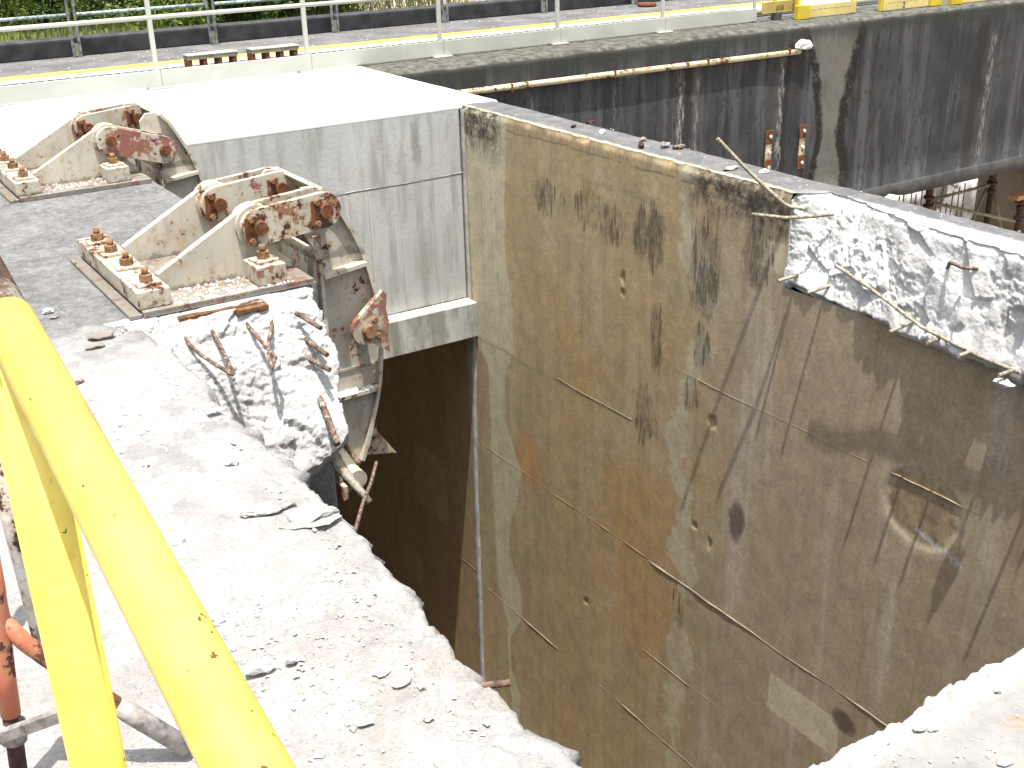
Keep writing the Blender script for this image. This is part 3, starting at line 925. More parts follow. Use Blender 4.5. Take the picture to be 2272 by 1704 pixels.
nrm /= np.linalg.norm(nrm, axis=-1, keepdims=True)
P = np.stack([PX, PY, PZ], -1) + nrm * (d * act)[..., None]
P[..., 2] = np.minimum(P[..., 2], -0.003)
grid("broken_face", P, M['fresh_dim'], anchor_pier)

# ---- near slab at lower right
near_slab = thing("broken_slab", "speckled concrete slab with broken white edge and orange marks in the lower right corner", "concrete slab", (2.5, 0.5, 0))
xs = nonuni(1.16, XW - 0.01, 1.4, 2.9, 0.011, 0.3)
eg = YN + 0.014 * fbm(xs * 5, 9, 0, 3, 15) + 0.005 * facets(xs, 2, 0, 26, 18) + 0.008 * fbm(xs * 25, 3, 0, 4, 16)
vv = np.unique(np.clip(nonuni(-6, -0.002, -0.42, -0.004, 0.011, 0.5), -8, 0))
Xg, Vg = np.meshgrid(xs, vv, indexing='ij')
Yg = eg[:, None] + Vg
nr = sstep(-0.10, 0, Vg)
Zg = 0.002 * fbm(Xg * 20, Yg * 20, 0, 4, 22) + 0.003 * np.maximum(0, facets(Xg, Yg, 0, 22, 32)) * (0.3 + nr) + (0.006 * facets(Xg, Yg, 0, 30, 42) - 0.010) * nr ** 2 - 0.004
fz2 = fz
side = np.stack([np.repeat(xs[:, None], len(fz), 1), np.repeat(eg[:, None], len(fz), 1) + 0.025 * facets(xs[:, None], 3, fz[None, :], 9, 52) - 0.08 * sstep(-.2, -.6, fz)[None, :],
                 np.repeat(fz[None, :], len(xs), 0) - 0.02], -1)
grid("deck", np.concatenate([np.stack([Xg, Yg, Zg], -1), side], 1), M['slab_near'], near_slab)

# ---- chamber wall on the right
wall = thing("chamber_wall", "tall brown stained concrete wall with black mould and pale streaks beyond the chamber", "wall", (XW, 6, -8))
BY, BZ = 4.86, -0.585       # the broken corner starts here
ys = nonuni(-6, 14.0, 2.4, 9.0, 0.018, 0.5)
zs_ = nonuni(-8, BZ, -5.6, BZ + 0.001, 0.018, 0.4)
zs_ = np.unique(np.clip(zs_, -8, BZ))
spalls = [(5.45, -1.73, 0.035, 0.05, 0.018), (6.47, -0.95, 0.016, 0.06, 0.02), (6.47, -1.06, 0.024, 0.03, 0.02), (6.93, -4.02, 0.024, 0.03, 0.012),
          (5.58, -2.62, 0.03, 0.03, 0.012), (5.42, -2.70, 0.018, 0.05, 0.012)]


def wallface(Y, Z):
    X = XW + 0.0025 * fbm(Y * 0.9, 0, Z * 0.9, 3, 91) + 0.0006 * fbm(Y * 9, 0, Z * 9, 3, 93)
    for (cy, cz, ry, rz, dp) in spalls:
        q = ((Y - cy) / ry) ** 2 + ((Z - cz) / rz) ** 2
        q = q * (1 + 0.7 * fbm(Y * 22, 1, Z * 22, 3, 97))
        X = X + dp * np.clip(1 - q, 0, 1) ** 0.35 * (1 + 0.5 * fbm(Y * 30, 0, Z * 30, 2, 98))
    rg = (Y - 3.68) ** 2 / 0.27 ** 2 + (Z + 1.60) ** 2 / 0.24 ** 2
    X = X + (0.006 + 0.006 * fbm(Y * 8, 0, Z * 8, 4, 95)) * sstep(1.1, 0.9, rg)
    return X


Yg, Zg = np.meshgrid(ys, zs_, indexing='ij')
grid("wall_face", np.stack([wallface(Yg, Zg), Yg, Zg], -1), M['chamber'], wall, smooth=True, flip=True)
ys2 = ys[ys >= BY]
ys2 = np.concatenate([[BY], ys2])
chz = np.concatenate([np.linspace(BZ, -0.05, 20), [-0.035, -0.02, -0.008, 0.0]])
Yg, Zg = np.meshgrid(ys2, chz, indexing='ij')
chip = 0.018 + 0.016 * fbm(ys2 * 4, 0, 0, 4, 33) + 0.012 * facets(ys2, 0, 0, 9, 36)
Xg = wallface(Yg, Zg) + np.maximum(chip, 0.004)[:, None] * sstep(-0.05, 0.0, Zg) ** 1.3
upper = np.stack([Xg, Yg, Zg], -1)
grid("wall_face", upper, M['chamber'], wall, smooth=True, flip=True)

# coping: flat top, its front edge bitten back along the break
ys3 = nonuni(-6, 8.79, 2.4, 8.79, 0.02, 0.5)
front_ok = np.interp(ys3, ys2, upper[:, -1, 0])
bite_pts = [(-6, 5.10), (3.0, 5.03), (3.3, 5.05), (3.68, 5.09), (3.97, 5.10), (4.28, 5.16), (4.55, 5.25), (4.74, 5.26), (4.80, 5.16), (BY - 0.02, 5.10), (BY + .02, 5.06)]
bp = np.array(bite_pts)
bite = np.interp(ys3, bp[:, 0], bp[:, 1]) + 0.02 * facets(ys3, 1, 0, 9, 44) + 0.015 * fbm(ys3 * 14, 0, 0, 3, 45)
front = np.where(ys3 > BY + 0.01, front_ok, bite)
tt = np.array([0, 0.06, 0.15, 0.3, 0.45, 0.6, 0.75, 0.9, 1.0])
Xg = front[:, None] + (XF + 0.01 * fbm(ys3 * 3, 0, 0, 3, 46) - front)[:, None] * tt[None, :]
Yg = np.repeat(ys3[:, None], len(tt), 1)
Zg = 0.004 * fbm(Xg * 12, Yg * 12, 0, 3, 47) - 0.012 * (tt[None, :] > 0.95) + 0 * Yg
back_face = np.stack([Xg[:, -1:], Yg[:, -1:], np.full((len(ys3), 1), -8.0)], -1)
grid("coping", np.concatenate([np.stack([Xg, Yg, Zg], -1), back_face], 1), M['coping'], wall)

# broken band; lip juts out further toward the right, shaped to shade the wall
yb = np.concatenate([np.arange(BY + 0.004, 2.7, -0.009), np.arange(2.69, -6, -0.12)])
tb = np.linspace(0, 1, 80)
topx = np.interp(yb, ys3, np.where(ys3 > BY - .02, 5.10, bite)) + 0.012
lipx = XW - 0.02 - 0.055 * sstep(4.7, 3.4, yb) - 0.05 * sstep(3.4, 2.2, yb) + 0.018 * facets(yb, 4, 0, 6, 55) + 0.012 * fbm(yb * 18, 0, 0, 3, 57)
lipz = BZ + 0.02 - 0.015 * sstep(4.8, 4.2, yb) + 0.02 * facets(yb, 8, 0, 5, 58) + 0.01 * fbm(yb * 16, 2, 0, 3, 59)
prof_x = np.interp(tb, [0, 0.12, 0.45, 0.8, 0.93, 1.0], [0, 0.22, 0.50, 0.82, 1.0, 0.62])
prof_z = np.interp(tb, [0, 0.12, 0.45, 0.8, 0.93, 1.0], [0, 0.07, 0.40, 0.80, 0.97, 1.05])
PX = topx[:, None] + (lipx - topx)[:, None] * prof_x[None, :]
PX[:, -1] = XW + 0.03
PZ = 0.0 + (lipz)[:, None] * prof_z[None, :]
PY = np.repeat(yb[:, None], len(tb), 1)
amp = np.sin(np.clip(tb * 1.03, 0, 1) * math.pi) ** 0.35
gran = 0.22 + 0.78 * sstep(-0.12, 0.25, fbm(PX * 3.2, PY * 3.2, PZ * 3.2, 3, 109))
d = 0.026 * fbm(PX * 5, PY * 5, PZ * 5, 3, 101) + 0.026 * facets(PX, PY, PZ, 4.2, 102) + gran * (0.008 * facets(PX, PY, PZ, 17, 105) + 0.006 * facets(PX, PY, PZ, 44, 106) + 0.007 * fbm(PX * 38, PY * 38, PZ * 38, 3, 107))
d = d * amp[None, :]
d[:, -1] = 0
P = np.stack([PX - 0.8 * d, PY, PZ + 0.5 * d], -1)
P[..., 2] = np.minimum(P[..., 2], 0.012)
grid("broken_face", P, M['fresh'], wall)
# smooth sawn end of the break, toward the corner
b = MB()
b.prism([(XW + 0.012, -0.585), (XW + .012, -0.05), (5.11, -0.01), (XF - 0.02, -0.01), (XF - .02, -0.585)], BY + 0.002, BY + 0.012)
b.build("break_end", M['fresh'], wall)

# pour joints: ridges of grout left proud of the face
def ridge(y0, y1, z, h, out, seed, mat='chamber', name='pour_joint'):
    n_ = max(6, int(abs(y1 - y0) / 0.035))
    yy = np.linspace(y0, y1, n_)
    lift = 0.012 * fbm(yy * 3, 0, 0, 3, seed)
    o = out * (0.55 + 0.5 * fbm(yy * 6, 1, 0, 4, seed + 1) + 0.45)
    fade = np.minimum(1, np.minimum(np.arange(n_), np.arange(n_)[::-1]) / 3.0)
    o = np.maximum(o * fade * np.clip(0.55 + 1.6 * fbm(yy * 2.1, 5, 0, 3, seed + 4), 0, 1.2), 0.0) - 0.0022 * (fbm(yy * 1.7, 8, 0, 3, seed + 5) > 0.12)
    hh = h * (0.8 + 0.4 * fbm(yy * 4, 2, 0, 3, seed + 2))
    pts = np.stack([np.stack([np.full(n_, XW + 0.01), yy, z + lift + hh], -1), np.stack([XW - 0.0015 - o, yy, z + lift + 0.25 * hh], -1),
                    np.stack([XW - 0.0015 - 0.9 * o, yy, z + lift - 0.1 * hh], -1), np.stack([np.full(n_, XW + 0.01), yy, z + lift - 0.6 * hh], -1)], 1)
    grid(name, pts, M[mat], wall, flip=True)


ridge(8.72, 6.33, -2.05, 0.006, 0.0015, 201)
ridge(6.12, 3.0, -1.465, 0.006, 0.0016, 203)
ridge(8.6, 6.1, -3.17, 0.005, 0.001, 206)
ridge(6.1, 3.6, -3.185, 0.028, 0.0042, 209, 'grout')
ridge(8.68, 4.4, -4.79, 0.016, 0.003, 212, 'grout')
ridge(10.6, 8.75, -4.70, 0.008, 0.002, 215)
ridge(6.15, 5.2, -4.05, 0.012, 0.002, 221)
# grey sealant down the joint by the end block
nz_ = 160
zz = np.linspace(-7.5, -0.02, nz_)
cy = np.interp(zz, [-7.5, -3.5, -2.15, -1.8, 0], [8.82, 8.765, 8.69, 8.735, 8.73]) + 0.006 * fbm(zz * 2, 0, 0, 3, 231)
w = np.interp(zz, [-7.5, -6, -2.2, -2.0, 0], [0.05, 0.055, 0.055, 0.028, 0.028]) * (1 + 0.25 * fbm(zz * 7, 0, 0, 3, 233))
pts = np.stack([np.stack([np.full(nz_, XW + .01), cy - w, zz], -1), np.stack([np.full(nz_, XW - .012), cy - 0.6 * w, zz], -1),
                np.stack([np.full(nz_, XW - .012), cy + 0.6 * w, zz], -1), np.stack([np.full(nz_, XW + .01), cy + w, zz], -1)], 1)
grid("joint_sealant", pts, M['sealant'], wall, flip=True, smooth=True)

# ---- end block across the chamber and the white slab behind it
block = thing("end_block", "light grey cast concrete block with white top closing the far end of the chamber", "concrete block", (3.5, YB, -2))
def rough_face(x0, x1, z0, z1, y, dx=0.04, amp=0.004, seed=0):
    xs_ = np.arange(x0, x1 + dx * .5, dx)
    zz_ = np.linspace(z0, z1, max(3, int((z1 - z0) / dx)))
    X, Z = np.meshgrid(xs_, zz_, indexing='ij')
    return np.stack([np.clip(X, x0, x1), y + amp * fbm(X * 2, 0, Z * 2, 3, seed), Z], -1)


b = MB()
b.box(XA, XW - 0.002, YB, YT + 0.25, -1.74, -0.008, 0.018)
b.build("wall_face", M['back'], block)
# the lip at its foot
b = MB()
b.box(XA, XW - 0.002, 8.60, YT, -2.065, -1.735, 0.007)
b.build("foot_lip", M['back'], block)
xs_ = np.concatenate([np.arange(-9, 1.6, 0.5), np.arange(1.6, XF, 0.05), [XF - .004]])
yv = np.concatenate([[YB - .004], np.arange(YB + 0.03, YT + .3, 0.09)])
X, Y = np.meshgrid(xs_, yv, indexing='ij')
Z = 0.0035 * fbm(X * 2, Y * 2, 0, 3, 251) + 0.001
Z[:, 0] -= 0.01
topg = np.stack([X, Y, Z], -1)
down = topg[:, -1:].copy(); down[..., 2] = -1.0
frontd = topg[:, :1].copy(); frontd[..., 2] = -0.03; frontd[..., 1] += 0.006
grid("top_slab", np.concatenate([frontd, topg, down], 1), M['slab'], block)
b = MB()
b.box(XW + 0.01, XF - 0.006, 8.98, YT + 0.2, -1.0, -0.004)
b.build("slab_edge", M['back'], block)
# form seams on its face
def seam(p0, p1, w, seed):
    n_ = 40
    t = np.linspace(0, 1, n_)
    x = p0[0] + (p1[0] - p0[0]) * t
    z = p0[1] + (p1[1] - p0[1]) * t
    j = 0.006 * fbm(t * 9, 0, 0, 3, seed)
    ww = w * (1 + 0.5 * fbm(t * 14, 0, 0, 3, seed + 1))
    horiz = abs(p1[0] - p0[0]) > abs(p1[1] - p0[1])
    def q(o, y):
        return np.stack([x + (0 if horiz else 1) * (j + o), np.full(n_, y), z + (1 if horiz else 0) * (j * 2 + o)], -1)
    grid("form_seam", np.stack([q(-ww, YB + .004), q(-ww * .4, YB - .0025), q(ww * .4, YB - .0025), q(ww, YB + .004)], 1), M['back'], block, flip=not horiz)


seam((4.39, -0.03), (4.37, -1.72), 0.008, 261)
seam((4.82, -0.03), (4.83, -1.72), 0.008, 263)
seam((2.1, -0.60), (5.04, -0.585), 0.006, 265)
seam((3.4, -0.03), (3.4, -1.72), 0.007, 267)

# ---- girder carrying the road
girder = thing("bridge_girder", "blackened concrete girder with pale streaks carrying the road across the back", "bridge", (12, YG, -2.55))
xs_ = np.concatenate([np.arange(XF - 0.006, 18.6, 0.06), np.arange(18.6, 42, 1.0)])
pf = [(YT + 0.45, 0.0), (11.3, 0.0), (11.02, -0.002), (10.97, -0.008), (10.93, -0.025), (10.905, -0.05), (10.90, -0.08), (10.90, -0.3), (10.90, -0.6), (10.90, -1.0), (10.90, -1.5),
      (10.90, -2.0), (10.90, -2.33), (10.885, -2.345), (10.875, -2.36), (10.875, -2.53), (10.89, -2.55), (11.5, -2.55), (14.9, -2.55)]
gr = np.stack([np.stack([xs_, np.full(len(xs_), p_[0]), np.full(len(xs_), p_[1])], -1) for p_ in pf], 1)
gr[:, 2:16, 1] += 0.012 * fbm(gr[:, 2:16, 0] * 2, 0, gr[:, 2:16, 2] * 2, 3, 271)
gr[:, 2:7, 2] += 0.012 * fbm(gr[:, 2:7, 0] * 5, 0, 0, 3, 272)
notch = np.exp(-((xs_ - 13.3) / 0.18) ** 2)
gr[:, 15:17, 2] += 0.06 * notch[:, None] * (1 + 0.5 * fbm(xs_ * 30, 0, 0, 2, 5))[:, None]
grid("girder_face", gr, M['girder'], girder, smooth=False)
b = MB()
b.box(-12, 42, 14.6, 14.9, -2.54, -0.05)
b.build("rear_face", M['girder'], girder)

# ---- ground, road, chamber floor
def road_sheet(name, x0, x1, y0, y1, z, mat, parent=None, kind='structure'):
    o = MB().box(x0, x1, y0, y1, z - 0.05 if parent is None else z - 0.002, z).build(name, mat, parent)
    if kind and parent is None:
        o["kind"] = kind
    return o


road = road_sheet("road", -14, 42, YT + 0.25, 14.56, 0.004, M['road'])
road_sheet("yellow_line", -14, 42, 13.06, 13.33, 0.009, M['line_yellow'], road)
road_sheet("cream_line", -14, 42, 12.80, 13.055, 0.009, M['line_white'], road)
MB().box(-14, 42, 14.55, 14.76, 0.0, 0.215, 0.015).build("kerb", M['kerb'], road)
b = MB()
xs_ = -4.0
b.box(-4, 9.9, 12.62, 12.78, 0.005, 0.007)
b.build("drain_channel", M['kerb'], road)
b = MB()
x = -4.0
while x < 9.9:
    b.prism([(x, 12.63), (x + 0.035, 12.63), (x + 0.085, 12.77), (x + 0.05, 12.77)], 0.008, 0.014, axis='z')
    x += 0.085
gb = b.build("grate_bars", M['galv'], road)
gb["kind"] = "stuff"

xg = np.concatenate([np.linspace(-700, -40, 12), np.arange(-36, 46, 1.0), np.linspace(50, 700, 14)])
yg = np.concatenate([np.arange(14.75, 40, 0.8), np.linspace(42, 900, 20)])
X, Y = np.meshgrid(xg, yg, indexing='ij')
up = -0.62 + 0.10 * fbm(X * .4, Y * .4, 0, 3, 281)
lowz = -8.0 + np.clip((Y - 17.5) * 0.26, 0, 6) + 0.35 * fbm(X * .8, Y * .8, 0, 4, 283)
s = sstep(11.5, 15.5, X) * sstep(46, 36, Y)
Z = up * (1 - s) + lowz * s
Z[:, 0] = np.minimum(Z[:, 0], -0.62)
g = grid("ground", np.stack([X, Y, Z], -1), M['ground'], smooth=True)
g["kind"] = "structure"
fl = MB().box(-60, 60, -60, 18, -8.4, -8.0).build("chamber_floor", M['floor'])
fl["kind"] = "structure"

# ================================================================== steel anchors and gate arms
def arc(cx, cz, r_, a0, a1, n_=10):
    return [(cx + r_ * math.cos(R(a0 + (a1 - a0) * k / n_)), cz + r_ * math.sin(R(a0 + (a1 - a0) * k / n_))) for k in range(n_ + 1)]


def stadium(p, q, r_):
    a = math.degrees(math.atan2(q[1] - p[1], q[0] - p[0]))
    return arc(q[0], q[1], r_, a - 90, a + 90, 12) + arc(p[0], p[1], r_, a + 90, a + 270, 12)


def hexa(cx, cy, r_, rot=0):
    return [(cx + r_ * math.cos(R(60 * k + rot)), cy + r_ * math.sin(R(60 * k + rot))) for k in range(6)]


def cyl_y(mb, cx, cz, r_, y0, y1, seg=20):
    mb.prism([(cx + r_ * math.cos(2 * math.pi * k / seg), cz + r_ * math.sin(2 * math.pi * k / seg)) for k in range(seg)], y0, y1)
    return mb


def bolt_down(parent, x, y, z, s=1.0, rot=0.0):
    """square washer plate, nut and stud standing on a block"""
    Mx = Matrix.Translation((x, y, z)) @ Matrix.Rotation(R(rot), 4, 'Z')
    b_ = MB(); b_.box(-0.055 * s, 0.055 * s, -0.052 * s, 0.052 * s, 0.0005, 0.014, 0.002, Mx)
    wp = b_.build("washer_plate", M['steel_mid'], parent)
    b_ = MB(); b_.prism(hexa(x, y, 0.033 * s, rot + 10), z + 0.015, z + 0.048 * s, axis='z'); b_.build("nut", M['nut'], wp)
    b_ = MB(); b_.tube([(x, y, z + 0.04 * s), (x, y, z + 0.078 * s)], 0.0165 * s, 12); b_.build("stud", M['nut'], wp)


def pin_set(parent, cx, cz, yf, head=0.034, keeper=True, side=-1):
    """pin head in front of a link with a rusty keeper plate and two bolts"""
    b_ = MB(); cyl_y(b_, cx, cz, head, yf - 0.035, yf + 0.16, 18)
    pn = b_.build("pin", M['rust'], parent)
    if keeper:
        b_ = MB()
        b_.prism([(cx + side * 0.075, cz - 0.065), (cx + side * 0.02, cz - 0.075), (cx + side * 0.015, cz + 0.06), (cx + side * 0.07, cz + 0.055)], yf - 0.013, yf - 0.001)
        b_.build("keeper_plate", M['rust'], pn)
        for dz in (-0.055, 0.048):
            b_ = MB(); b_.prism(hexa(cx + side * 0.045, cz + dz, 0.014), yf - 0.03, yf - 0.014); b_.build("bolt", M['nut'], pn)


def make_anchor(name, label, dy, droop, front_mat):
    t = thing(name, label, "steel anchor", (1.62, 5.5 + dy, 0), "pair of gate anchors bolted to the pier")
    Y = lambda v: v + dy
    MB().box(1.225, 2.045, Y(5.02), Y(6.13), 0.0, 0.03, 0.003).build("base_plate", M['plate'], t)
    MB().box(1.165, 1.223, Y(5.035), Y(6.12), 0.0, 0.018, 0.003).build("edge_flange", M['plate'], t)
    blk = MB().box(1.215, 1.365, Y(5.05), Y(6.12), 0.031, 0.115, 0.004).build("anchor_block", M['steel_mid'], t)
    for yy, rot in ((5.15, 4), (5.46, -6), (5.73, 3), (5.985, -3)):
        bolt_down(blk, 1.290, Y(yy), 0.1155, 1.0, rot)
    for yy in (5.04, 5.93):
        sb = MB().box(1.775, 1.92, Y(yy), Y(yy + 0.18), 0.031, 0.125, 0.004).build("small_block", M['steel_mid'], t)
        bolt_down(sb, 1.845, Y(yy + 0.09), 0.1255, 1.0, 8)
    for yb_, idx in ((5.25, 0), (5.81, 1)):
        sp = MB().prism([(1.372, 0.031), (1.372, 0.116), (1.80, 0.345)] + arc(1.865, 0.268, 0.092, 118, 0, 8) + [(1.97, 0.12), (2.035, 0.06), (2.035, 0.031)], Y(yb_), Y(yb_ + 0.045))
        sp.build("side_plate", M['steel'], t)
        b_ = MB(); cyl_y(b_, 1.865, 0.27, 0.102, Y(yb_ - 0.022), Y(yb_ + 0.067), 26); b_.build("boss", M['steel_mid'], t)
        z2 = 0.299 if not (idx == 0 and droop) else 0.165
        p_, q_ = (1.865, 0.27), (2.205, z2)
        lf = MB().prism(stadium(p_, q_, 0.088), Y(yb_ - 0.058), Y(yb_ - 0.024)).build("link_plate", front_mat if idx == 0 else M['steel_mid'], t)
        lb = MB().prism(stadium(p_, q_, 0.088), Y(yb_ + 0.069), Y(yb_ + 0.103)).build("link_plate", M['steel_bad'], t)
        kp = not (idx == 0 and droop)
        pin_set(lf, p_[0], p_[1], Y(yb_ - 0.058), keeper=kp)
        pin_set(lf, q_[0], q_[1], Y(yb_ - 0.058), keeper=kp)
        if not kp:
            for (hx, hz) in ((1.80, .29), (1.80, .22), (2.14, .235), (2.14, .15)):
                b_ = MB()
                cyl_y(b_, hx, hz, 0.007, Y(yb_ - 0.0595), Y(yb_ - 0.05), 10)  # solid black disc, its colour stands for the shade inside a hole
                b_.build("painted_bolt_hole", M['black'], lf)
    return t


near_anchor = make_anchor("gate_anchor", "rusty cream steel anchor nearer the yellow rail, above exposed bent rebar", 0.0, False, M['steel_bad'])
far_anchor = make_anchor("gate_anchor", "rusty cream steel anchor farther back, front link drooping with red primer patches", 2.60, True, M['steel_red'])

OUT = [(2.25, 0.385), (2.305, 0.325), (2.340, 0.262), (2.369, 0.204), (2.413, 0.117), (2.437, 0.055), (2.457, -0.005), (2.475, -0.075), (2.490, -0.144), (2.505, -0.21), (2.516, -0.276), (2.522, -0.34),
       (2.525, -0.407), (2.523, -0.47), (2.517, -0.537), (2.508, -0.62), (2.494, -0.72), (2.468, -0.83), (2.436, -0.932), (2.413, -1.01), (2.386, -1.092), (2.352, -1.165)]


def make_arm(name, label, dy):
    t = thing(name, label, "gate arm", (2.3, 5.55 + dy, -1.36), "pair of curved gate arms hung from the anchors")
    Y = lambda v: v + dy
    LEFT = [(2.19, -1.30), (2.20, -1.04), (2.205, -0.69), (2.205, -0.1), (2.195, 0.06), (2.15, 0.15), (2.115, 0.24), (2.115, 0.34), (2.16, 0.388)]
    BOT = [(2.318, -1.225), (2.30, -1.316), (2.247, -1.352)]
    MB().prism([(x - 0.004, z) for x, z in OUT] + BOT + LEFT, Y(5.335), Y(5.36)).build("front_web", M['steel'], t)
    MB().prism([(x - 0.004, z) for x, z in OUT] + BOT + LEFT, Y(5.82), Y(5.845)).build("rear_web", M['steel'], t)
    # curved skin
    pts = np.array(OUT)
    tn = np.gradient(pts, axis=0)
    nn = np.stack([tn[:, 1], -tn[:, 0]], 1)
    nn /= np.linalg.norm(nn, axis=1)[:, None]
    inner = pts + nn * 0.02 * np.sign((pts.mean(0) - pts[len(pts) // 2]) @ nn[len(pts) // 2])
    ring = [np.concatenate([pts, inner[::-1]])]
    n_ = len(pts)
    V = []
    for yv_ in (Y(5.298), Y(5.90)):
        V += [(p[0], yv_, p[1]) for p in pts] + [(p[0], yv_, p[1]) for p in inner]
    F = []
    o2 = 2 * n_
    for k in range(n_ - 1):
        F += [(k, k + 1, o2 + k + 1, o2 + k), (n_ + k, o2 + n_ + k, o2 + n_ + k + 1, n_ + k + 1), (k, n_ + k, n_ + k + 1, k + 1), (o2 + k, o2 + k + 1, o2 + n_ + k + 1, o2 + n_ + k)]
    F += [(0, o2, o2 + n_, n_), (n_ - 1, 2 * n_ - 1, o2 + 2 * n_ - 1, o2 + n_ - 1)]
    from_arrays("curved_skin", V, F, M['steel'], t)
    MB().box(2.188, 2.208, Y(5.285), Y(5.90), -1.25, 0.065, 0.002).build("straight_flange", M['steel_mid'], t)
    MB().box(2.165, 2.205, Y(5.268), Y(5.285), 0.03, 0.155, 0.003).build("stop_bar", M['steel_bad'], t)
    MB().prism([(2.209, -0.078), (2.209, -0.058), (2.445, -0.03), (2.445, -0.05)], Y(5.268), Y(5.334)).build("stiffener", M['steel'], t)
    MB().prism([(2.209, -0.76), (2.209, -0.74), (2.468, -0.735), (2.466, -0.755)], Y(5.268), Y(5.334)).build("stiffener", M['steel_mid'], t)
    MB().box(2.212, 2.49, Y(5.328), Y(5.3345), -0.625, -0.61).build("weld_seam", M['steel_bad'], t)
    b_ = MB(); b_.tube([(2.28, Y(5.245), -1.235), (2.28, Y(5.88), -1.235)], 0.055, 24); b_.build("drum", M['steel'], t)
    MB().box(2.185, 2.215, Y(5.24), Y(5.334), -1.335, -1.25, 0.003).build("drop_bar", M['steel_bad'], t)
    MB().prism([(2.545, -1.11), (2.685, -1.325), (2.50, -1.285), (2.46, -1.10)], Y(5.58), Y(5.60)).build("corner_plate", M['steel_bad'], t)
    MB().box(2.39, 2.56, Y(5.56), Y(5.62), -1.16, -1.05).build("corner_bracket", M['steel_bad'], t)
    return t


near_arm = make_arm("hinged_gate", "curved cream steel gate arm hanging below the nearer anchor, red gusset on its side", 0.0)
far_arm = make_arm("hinged_gate", "curved cream steel gate arm below the farther anchor, mostly hidden by the pier", 2.62)
# torn red gusset on the near arm
b = MB()
b.prism(arc(2.392, -0.374, 0.083, 135, 285, 12) + [(2.515, -0.528), (2.512, -0.44), (2.52, -0.35), (2.508, -0.28), (2.518, -0.205), (2.497, -0.182)], 5.215, 5.25)
gs = b.build("gusset", M['steel_red'], near_arm)
b = MB(); cyl_y(b, 2.392, -0.374, 0.033, 5.165, 5.335, 20); b.build("pin", M['nut'], gs)
for (gx, gz) in ((2.435, -0.325), (2.447, -0.412)):
    b = MB(); b.prism(hexa(gx, gz, 0.016), 5.19, 5.214); b.build("bolt", M['nut'], gs)

# ================================================================== railings
# near yellow rail beside the camera
rail = thing("guard_rail", "thick bright yellow pipe guard rail in the left foreground with two close posts", "guard rail", (0.15, 1.1, 0))
rx = 0.151
MB().tube([(rx, -1.6, 0.880), (rx, 0.25, 1.219), (rx, 0.549, 1.2735), (rx, 1.135, 1.381)], 0.0241, 40).build("top_rail", M['yellow'], rail)
MB().tube([(rx, 1.136, 1.3805), (rx, 1.7, 1.49)], 0.0225, 32).build("rusty_rail_end", M['rebar'], rail)
MB().tube([(rx - 0.002, 1.085, 0.0), (rx - 0.002, 1.085, 1.362)], 0.0208, 36).build("post", M['yellow'], rail)
MB().tube([(rx - 0.004, 1.215, 0.0), (rx - 0.004, 1.215, 1.388)], 0.0205, 36).build("post", M['yellow'], rail)
MB().tube([(rx, -1.5, 0.0), (rx, -1.5, 0.89)], 0.0208, 24).build("post", M['yellow'], rail)

# white railing with toe boards on the far side of the white slab
wr = thing("white_railing", "off white pipe railing with tall toe boards at the back of the white slab", "railing", (3.3, YT, 0))
px_ = [3.296 + 1.565 * k for k in range(-5, 5)]
for x in px_:
    MB().box(x - 0.022, x + 0.022, YT + 0.014, YT + 0.05, 0.001, 1.12, 0.004).build("post", M['white'], wr)
    MB().box(x - 0.11, x + 0.11, YT - 0.055, YT + 0.10, 0.002, 0.016, 0.003).build("foot_pad", M['white'], wr)
seams_ = [px_[0] - 0.7] + [x + 0.03 for x in px_] + [11.10]
for a_, c_ in zip(seams_, seams_[1:]):
    MB().box(a_ + 0.003, c_ - 0.003, YT, YT + 0.012, 0.017, 0.172, 0.002).build("toe_board", M['white'], wr)
for zz_, r_ in ((0.655, 0.021), (1.12, 0.021)):
    MB().tube([(px_[0] - 0.7, YT + 0.033, zz_), (11.1, YT + 0.033, zz_)], r_, 14).build("rail", M['white'], wr)
MB().box(11.06, 11.1, YT + 0.014, YT + 0.05, 0.001, 1.12, 0.004).build("post", M['white'], wr)

# galvanised double-angle railing along the far kerb
fr = thing("roadside_railing", "weathered grey double post railing with green rail behind the road", "railing", (4.8, 14.5, 0))
for k in range(-3, 9):
    x = 3.235 + 1.635 * k
    for dx in (-0.042, 0.034):
        MB().prism([(x + dx, 14.44), (x + dx + 0.03, 14.44), (x + dx + 0.03, 14.48), (x + dx + 0.022, 14.48), (x + dx + 0.022, 14.448), (x + dx, 14.448)], 0.005, 1.15, axis='z').build("post_angle", M['galv'], fr)
    MB().box(x - 0.011, x + 0.033, 14.456, 14.464, 0.02, 0.16).build("packer", M['brace'], fr)
for k in range(-3, 8):
    x = 3.235 + 1.635 * k
    MB().tube([(x + 0.064, 14.47, 0.475), (x + 1.635 - 0.042, 14.47, 0.475)], 0.021, 10).build("rail", M['green_pipe'], fr)
    MB().tube([(x + 0.064, 14.47, 1.05), (x + 1.635 - 0.042, 14.47, 1.05)], 0.021, 10).build("rail", M['green_pipe'], fr)

